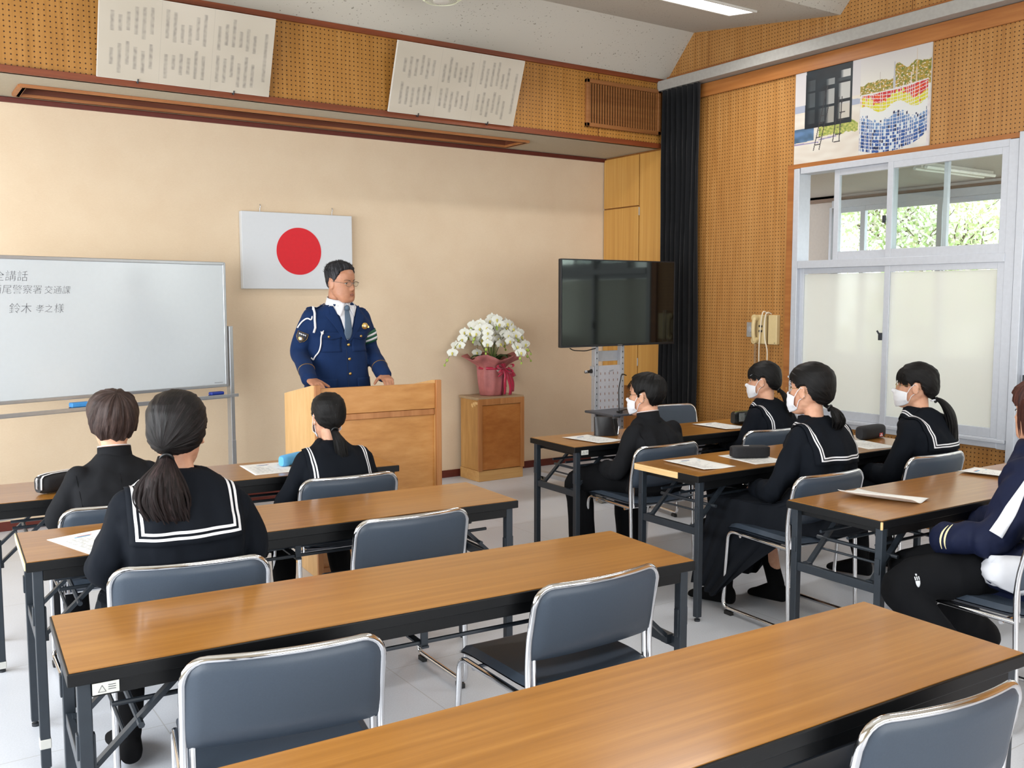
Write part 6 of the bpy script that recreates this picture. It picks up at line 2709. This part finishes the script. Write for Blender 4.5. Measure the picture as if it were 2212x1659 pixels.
f = Fig((3.60, 3.925), 2, 'person in black uniform with short black hair and white mask at the front right table', 1.100, neck=(0, .04), yaw=24, pitch=0, hs=.97, seat=.425, shw=.158, kind='boy', headfwd=.03)
seated(f, [(-.235, .04, .585), (.235, .03, .60)], [(-.16, .25, .545), (.12, .25, .57)], [(-.25, .36, .47), (.13, .38, .47)], [(-.26, .30, .085), (.10, .30, .085)], [(-.25, 1, 0), (.1, 1, 0)], M_GAKURAN, 'trousers', M_TROUS, grow=.013)
stand_collar(f, M_GAKURAN)
f.hair_cap('hair', M_HBLK, EL_BOY, boy_thick(.024, .018, .026, .010), pole=(.1, -.3, .95), lump=.007, lumpn=18, seedv=5)
rs_ = random.Random(9)
specs = []
for k in range(70):
    az = rad(rs_.uniform(-75, 75))
    el = rad(rs_.uniform(34, 60))
    d = Vector((sin(az) * cos(el), cos(az) * cos(el), sin(el)))
    h_ = f.hbvh.ray_cast(d * .4, -d)[0]
    p0 = h_ / f.hs + d * .012
    p1 = p0 + Vector((d.x * .008, .006 + d.y * .006, -.018))
    p2 = p1 + Vector((d.x * .004, .001, -.020))
    specs.append(([f.H(p0), f.H(p1), f.H(p2)], [.0035, .003, .0006], .4))
f.strands('fringe', M_HBLK, f.root.children[-1] if False else f.root, specs, n=6, sub=4)
f.face(lips=False)
f.mask()
f.glasses(plain('thin_dark_rim', '5a4c40', .3, .5), .0010, lens=False)


# ---------------------------------------------------------------- girls in sailor uniforms
def girl_hair(f, mat_, tie, thick=.010, elmin=EL_GIRL, lump=.0035, lumpn=26, seedv=0, back=.010):
    def th(az, el, d):
        t_ = thick + .006 * max(0, min(1, el / 70))
        kb = max(0, min(1, (az - 85) / 50))
        ke = math.exp(-((el + 8) / 32) ** 2)
        t_ += back * kb * ke
        return t_
    f.tiebump(tie)
    return f.hair_cap('hair', mat_, elmin, th, pole=tie, lump=lump, lumpn=lumpn, seedv=seedv)


def fringe(f, mat_, n, azr, seed, ln=.05, pin=False):
    rs_ = random.Random(seed)
    specs = []
    for k in range(n):
        az = rad(rs_.uniform(*azr))
        el = rad(rs_.uniform(48, 66))
        pts = []
        for q in range(5):
            e2 = el - rad(9 + ln * 620) * q / 4
            d = Vector((sin(az * (1 + .10 * q)) * cos(e2), cos(az) * cos(e2), sin(e2)))
            h_ = f.hbvh.ray_cast(d * .4, -d)[0]
            pts.append(f.H(h_ / f.hs + d * (.012 if q < 3 else .009)))
        specs.append((pts, [.004, .0055, .005, .004, .0008], .35))
    return f.strands('fringe', mat_, f.root, specs, n=6, sub=4)


def clip_(f, p0, p1, off=.016):
    pts = []
    for q in range(5):
        d = Vector(p0).lerp(Vector(p1), q / 4).normalized()
        h_ = f.hbvh.ray_cast(d * .4, -d)[0]
        pts.append(f.H(h_ / f.hs + d * off))
    MB().tube(pts, [.002, .0034, .0034, .003, .002], 6, flat=.5).build('hair_clip', M_CLIP, f.root)


# large girl at the left
f = Fig((.785, 3.02), -6, 'person in sailor uniform seen from behind, large brownish-black ponytail, second left table', 1.228, neck=(0, .03), yaw=-14, pitch=2, hs=1.01, seat=.43, shw=.168, kind='girl', headfwd=.025)
body, jk = seated(f, [(-.222, .02, .70), (.205, .03, .69)], [(-.15, .24, .60), (.15, .24, .60)], [(-.15, .38, .49), (.13, .38, .49)], [(-.17, .14, .10), (.12, .28, .085)], [(-.1, 1, 0), (.1, 1, 0)], M_SAILOR, 'skirt', M_SKIRTM, rr=(.055, .050, .045, .040, .029), grow=.014, tw=1.10, td=1.08, skirt=((0, .385, .50), (-.02, .30, .24)), fold=.013)
sailor_collar(f, jk, M_SAILOR, hw=.170, drop=.075, stripes=((.020, .0085), (.036, .0085)))
tieL = Vector((-.28, -.90, -.42)).normalized()
girl_hair(f, M_HDRK, tieL, thick=.016, seedv=2, lumpn=34, lump=.004, back=.014)
T_ = f.H(Vector((-.022, -.110, -.068)))
f.ponytail(M_HTAIL, T_, [T_ + Vector((0, .02, .005)), T_ + Vector((-.008, -.016, -.014)), T_ + Vector((-.022, -.050, -.055)), T_ + Vector((-.026, -.066, -.10)), T_ + Vector((-.012, -.066, -.150)), T_ + Vector((.012, -.058, -.190)), T_ + Vector((.036, -.046, -.212))], [.019, .028, .060, .074, .068, .050, .018], n=170, seed=4, flat=.55, spread=1.6)
f.face(brows=False, lips=False)

# small girl behind the lectern
f = Fig((1.745, 4.05), -2, 'person in sailor uniform with a low black ponytail seated directly behind the lectern', 1.086, neck=(0, .045), yaw=-6, pitch=4, hs=.90, seat=.42, shw=.150, kind='girl', headfwd=.03)
body, jk = seated(f, [(-.215, .05, .60), (.205, .05, .60)], [(-.13, .24, .57), (.10, .24, .57)], [(-.14, .36, .475), (.11, .36, .475)], [(-.18, .22, .085), (.13, .24, .085)], [(-.1, 1, 0), (.1, 1, 0)], M_SAILOR, 'skirt', M_SKIRTM, grow=.012, tw=.95, skirt=((0, .365, .485), (-.01, .30, .27)), fold=.009)
sailor_collar(f, jk, M_SAILOR, hw=.152, drop=.078, stripes=((.018, .006), (.029, .006)))
girl_hair(f, M_HBLK, Vector((.05, -.9, -.5)), thick=.011, seedv=6)
T_ = f.H(Vector((.004, -.103, -.062)))
f.ponytail(M_HBLK, T_, [T_ + Vector((0, .02, .005)), T_ + Vector((0, -.014, -.012)), T_ + Vector((.008, -.040, -.045)), T_ + Vector((.014, -.050, -.09)), T_ + Vector((.024, -.054, -.14)), T_ + Vector((.046, -.048, -.172))], [.014, .018, .026, .030, .026, .008], n=60, seed=6, flat=.6)
f.mask()

# girl at the far end of the front right table
f = Fig((4.665, 4.005), 2, 'person in sailor uniform and mask at the far table by the wall, one hair clip', 1.125, neck=(0, .04), yaw=26, pitch=2, hs=.97, seat=.425, shw=.150, kind='girl', headfwd=.03)
body, jk = seated(f, [(-.215, .05, .60), (.215, .05, .62)], [(-.13, .25, .60), (.12, .25, .60)], [(-.13, .38, .48), (.12, .38, .48)], [(-.13, .32, .085), (.12, .30, .085)], [(-.1, 1, 0), (.1, 1, 0)], M_SAILOR, 'skirt', M_SKIRTM, grow=.012, skirt=((0, .385, .49), (0, .33, .27)))
sailor_collar(f, jk, M_SAILOR, hw=.150, drop=.085, stripes=((.022, .006), (.034, .006)))
girl_hair(f, M_HBLK, Vector((0, -.86, -.5)), thick=.012, seedv=9, elmin=[(0, 48), (28, 42), (44, 26), (58, 8), (74, -6), (86, 10), (100, 10), (112, -18), (128, -38), (150, -48), (180, -52)])
fringe(f, M_HBLK, 60, (-48, 30), 3, .052)
fringe(f, M_HBLK, 20, (-66, -40), 13, .062)
clip_(f, (-.66, .62, .36), (-.72, .46, .44), .019)
T_ = f.H(Vector((.0, -.100, -.060)))
f.ponytail(M_HBLK, T_, [T_ + Vector((0, .02, .006)), T_ + Vector((.004, -.02, -.008)), T_ + Vector((.008, -.055, -.05)), T_ + Vector((.010, -.075, -.11)), T_ + Vector((.018, -.080, -.18)), T_ + Vector((.022, -.080, -.23))], [.013, .017, .024, .026, .018, .005], n=46, seed=8)
f.face(lips=False)
f.mask()

# girl in the middle of the right side, long skirt
f = Fig((3.700, 2.885), -1, 'person in sailor uniform with long pleated skirt and two hair clips, middle right table', 1.217, neck=(0, .035), yaw=8, pitch=-2, hs=1.03, seat=.43, shw=.160, kind='girl', headfwd=.028)
body, jk = seated(f, [(-.235, .06, .62), (.225, .04, .66)], [(-.13, .25, .585), (.13, .25, .60)], [(-.21, .36, .485), (-.01, .38, .485)], [(-.24, .36, .085), (-.02, .22, .095)], [(-.35, 1, 0), (.1, 1, -.1)], M_SAILOR, 'skirt', M_SKIRTM, grow=.014, tw=1.04, sockhi=.55, skirt=((-.12, .40, .49), (-.15, .34, .10)), skl=.75, fold=.013)
sailor_collar(f, jk, M_SAILOR, hw=.160, drop=.088, stripes=((.022, .0065), (.034, .0065)))
girl_hair(f, M_HBLK, Vector((.06, -.86, -.5)), thick=.013, seedv=12, elmin=[(0, 42), (28, 40), (42, 30), (55, 14), (68, -2), (80, 6), (98, 10), (112, -18), (128, -38), (150, -48), (180, -52)])
clip_(f, (-.74, .50, .42), (-.70, .60, .30), .021)
clip_(f, (-.60, .70, .52), (-.55, .72, .58), .021)
T_ = f.H(Vector((.012, -.100, -.072)))
f.ponytail(M_HBLK, T_, [T_ + Vector((0, .025, .008)), T_ + Vector((.006, -.016, -.006)), T_ + Vector((.014, -.034, -.028)), T_ + Vector((.018, -.038, -.058)), T_ + Vector((.018, -.028, -.086)), T_ + Vector((.016, -.018, -.10))], [.014, .022, .038, .040, .028, .010], n=60, seed=12, flat=.6)
f.face(lips=False)
f.mask()
f.glasses(M_GOLD, .0009, lens=False)
fringe(f, M_HBLK, 24, (-60, -20), 23, .030)

# girl with glasses by the window
f = Fig((4.605, 2.915), 4, 'person in sailor uniform with glasses, mask and long ponytail beside the frosted window', 1.181, neck=(-.01, .03), yaw=24, pitch=-1, hs=.99, seat=.43, shw=.155, kind='girl', headfwd=.028)
body, jk = seated(f, [(-.235, .06, .60), (.215, .04, .64)], [(-.15, .25, .585), (.13, .25, .60)], [(-.13, .38, .49), (.12, .38, .49)], [(-.14, .26, .085), (.12, .26, .085)], [(-.2, 1, 0), (.1, 1, 0)], M_SAILOR, 'skirt', M_SKIRTM, grow=.013, tw=1.02, skirt=((0, .385, .49), (0, .32, .27)), fold=.011)
sailor_collar(f, jk, M_SAILOR, hw=.158, drop=.085, stripes=((.022, .0065), (.034, .0065)))
girl_hair(f, M_HBLK, Vector((.02, -.86, -.5)), thick=.013, seedv=15, elmin=[(0, 48), (28, 42), (44, 26), (58, 8), (72, -6), (84, 10), (100, 10), (112, -18), (128, -38), (150, -48), (180, -52)])
fringe(f, M_HBLK, 60, (-50, 40), 33, .052)
fringe(f, M_HBLK, 16, (-64, -42), 34, .066)
T_ = f.H(Vector((.006, -.104, -.066)))
f.ponytail(M_HBLK, T_, [T_ + Vector((0, .025, .008)), T_ + Vector((.004, -.024, -.002)), T_ + Vector((.010, -.064, -.045)), T_ + Vector((.014, -.084, -.11)), T_ + Vector((.018, -.090, -.19)), T_ + Vector((.022, -.088, -.26)), T_ + Vector((.024, -.085, -.30))], [.013, .022, .036, .040, .034, .022, .006], n=80, seed=16, flat=.6)
MB().tube([T_ + Vector((-.03, .012, -.004)), T_ + Vector((-.012, .0, .002))], [.012, .010], 10, flat=.4).build('ribbon_loop', M_WCLOTH, f.root)
f.face(lips=False)
f.mask()
f.glasses(M_GOLD, .0011)

# adult at the right edge
f = Fig((3.57, 1.80), 3, 'person in navy track jacket with white side panels at the right edge, face cut off', 1.212, neck=(.15, .05), yaw=-8, pitch=4, hs=.97, seat=.44, shw=.172, kind='man', headfwd=.02)
body, jk = seated(f, [(-.255, .03, .665), (.30, .05, .66)], [(-.305, .175, .635), (.12, .28, .62)], [(-.49, .25, .475), (-.27, .36, .475)], [(-.29, .06, .10), (.22, .27, .10)], [(-.1, 1, 0), (.1, 1, 0)], M_TRACK, 'trousers', M_TROUS, rr=(.062, .056, .052, .044, .032), grow=.016, tw=1.12, td=1.15,
                  hand_dirs=[((.85, .40, -.25), (.0, .1, 1)), ((-.5, .85, -.2), (-.1, .1, 1))], leg_r=(.082, .068, .050, .046, .036), sock=False, fold=.013, bulge=((-.16, .0, .545), (.135, .15, .085)))
bv = bvh_of(jk)
b = MB()
rows = []
for k in range(22):
    q = k / 21
    z = .94 - .44 * q
    rr = []
    for j in range(5):
        a = rad(192 + 6 * sin(q * 3) + (j - 2) * (2 + 11 * q))
        c_ = f.sp(max(0, min(1, (z - f.seat - .06) / (f.nb.z - f.seat - .06))))
        c_ = Vector((c_.x, c_.y, z))
        d = Vector((cos(a), sin(a), 0))
        h_ = bv.ray_cast(c_ + d * .21 if z > .56 else c_ + d * .5, -d)
        rr.append((h_[0] if h_[0] else c_ + d * .17) + d * .004)
    rows.append(rr)
b.grid(rows)
b.build('side_panel', M_WCLOTH, jk, solid=.002, recalc=False)['label'] = 'white side panel of the track jacket'
# sleeve stripe in white, under-arm
b = MB()
rows = []
A0, A1 = f.sp(.80) + Vector((-.167, 0, 0)), Vector((-.255, .03, .665))
for k in range(16):
    q = k / 15
    c_ = A0.lerp(A1, .12 + .95 * q)
    ax = (A1 - A0).normalized()
    rr = []
    for j in range(4):
        a = rad(205 + (j - 1.5) * (3 + 9 * q))
        d = Vector((cos(a), sin(a), 0))
        d = (d - ax * d.dot(ax)).normalized()
        h_ = bv.ray_cast(c_ + d * .3, -d)
        rr.append((h_[0] if h_[0] else c_ + d * .075) + d * .003)
    rows.append(rr)
b.grid(rows)
b.build('sleeve_stripe', M_WCLOTH, jk, solid=.002, recalc=False)['label'] = 'white stripe along the back of the sleeve'
b = MB()
Wp, Ep = Vector((-.305, .175, .635)), Vector((-.255, .03, .665))
for t0_ in (.82, .92):
    pts = []
    for k in range(9):
        a = rad(110 + 12 * k)
        d = Vector((cos(a), 0, sin(a)))
        c_ = Ep.lerp(Wp, t0_ + .04 * sin(k / 8 * pi))
        h_ = bv.ray_cast(c_ + d * .2, -d)
        pts.append((h_[0] if h_[0] else c_ + d * .05) + d * .002)
    b.tube(pts, [.0012 + .003 * sin(pi * k / 8) for k in range(9)], 6, flat=.4)
b.build('cuff_marks', plain('cream_print', 'd8cfa4', .6), jk)['label'] = 'cream crescent marks on the cuff'
b = MB()
dv = Vector((-.89, -.45, .12)).normalized()
eu = Vector((.45, -.89, 0)).normalized()
rows = []
for v_, ua, ub in ((.060, -.085, .10), (.03, -.105, .095), (0, -.125, .085), (-.03, -.10, .06), (-.055, -.05, .04), (-.075, 0, .02)):
    rr = []
    for k in range(9):
        c_ = Vector((-.14, .0, .535 + v_)) + eu * (ua + (ub - ua) * k / 8)
        h_ = bv.ray_cast(c_ + dv * .22, -dv)
        rr.append((h_[0] if h_[0] else c_ + dv * .06) + dv * .012)
    rows.append(rr)
b.grid(rows)
b.build('shirt_hem', M_WCLOTH, f.root, solid=.003, recalc=False)['label'] = 'white shirt hem showing below the jacket'
# emblem on the thigh
tr = [c for c in f.root.children if c.name.startswith('trousers')][0]
bvt = bvh_of(tr)


def onthigh(u, v):
    Hp, K = Vector((-.088, .02, .515)), Vector((-.49, .25, .475))
    ax = (K - Hp).normalized()
    side_ = Vector((ax.y, -ax.x, 0)).normalized() * -1
    side_ = Vector((-.35, -.80, .45)).normalized()
    side_ = (side_ - ax * side_.dot(ax)).normalized()
    up = ax.cross(side_).normalized()
    if up.z < 0:
        up = -up
    c_ = Hp.lerp(K, .92) + ax * u + up * v
    h_ = bvt.ray_cast(c_ + side_ * .3, -side_)
    return (h_[0] if h_[0] else c_ + side_ * .08) + side_ * .002


b = MB()
b.grid([[onthigh(x * w_, y) for x in (-1, -.5, 0, .5, 1)] for y, w_ in ((-.022, .002), (-.017, .006), (-.010, .0085), (-.002, .009), (.0, .009))])
for k in range(3):
    b.grid([[onthigh(-.009 + .0072 * k, .002 + q * .013), onthigh(-.009 + .0072 * k + .004, .002 + q * .013)] for q in (0, .5, 1)])
b.grid([[onthigh(-.003, .018 + q * .007), onthigh(.003, .018 + q * .007)] for q in (0, .5, 1)])
b.build('thigh_emblem', plain('silver_print', 'c9ccd0', .4), tr, recalc=False, solid=.0008)['label'] = 'small silver emblem printed on the thigh'
f.hair_cap('hair', M_HAUB, [(0, 34), (35, 26), (55, 5), (75, -20), (95, -26), (115, -34), (135, -46), (155, -54), (180, -56)], boy_thick(.022, .020, .024, .016), pole=(.1, -.3, .95), lump=.009, lumpn=16, seedv=8)
specs = []
rs_ = random.Random(31)
for k in range(46):
    az = rad(rs_.uniform(-118, -70))
    x_, y_ = sin(az), cos(az)
    ztop = rs_.uniform(.02, .06)
    ln = rs_.uniform(.07, .14)
    specs.append(([f.H((x_ * .088, y_ * .098, ztop)), f.H((x_ * .093, y_ * .104, ztop - ln * .5)), f.H((x_ * .088, y_ * .10, ztop - ln))], [.004, .0042, .0006], .4))
f.strands('side_locks', M_HAUB, f.root, specs, n=6, sub=4)
f.face()
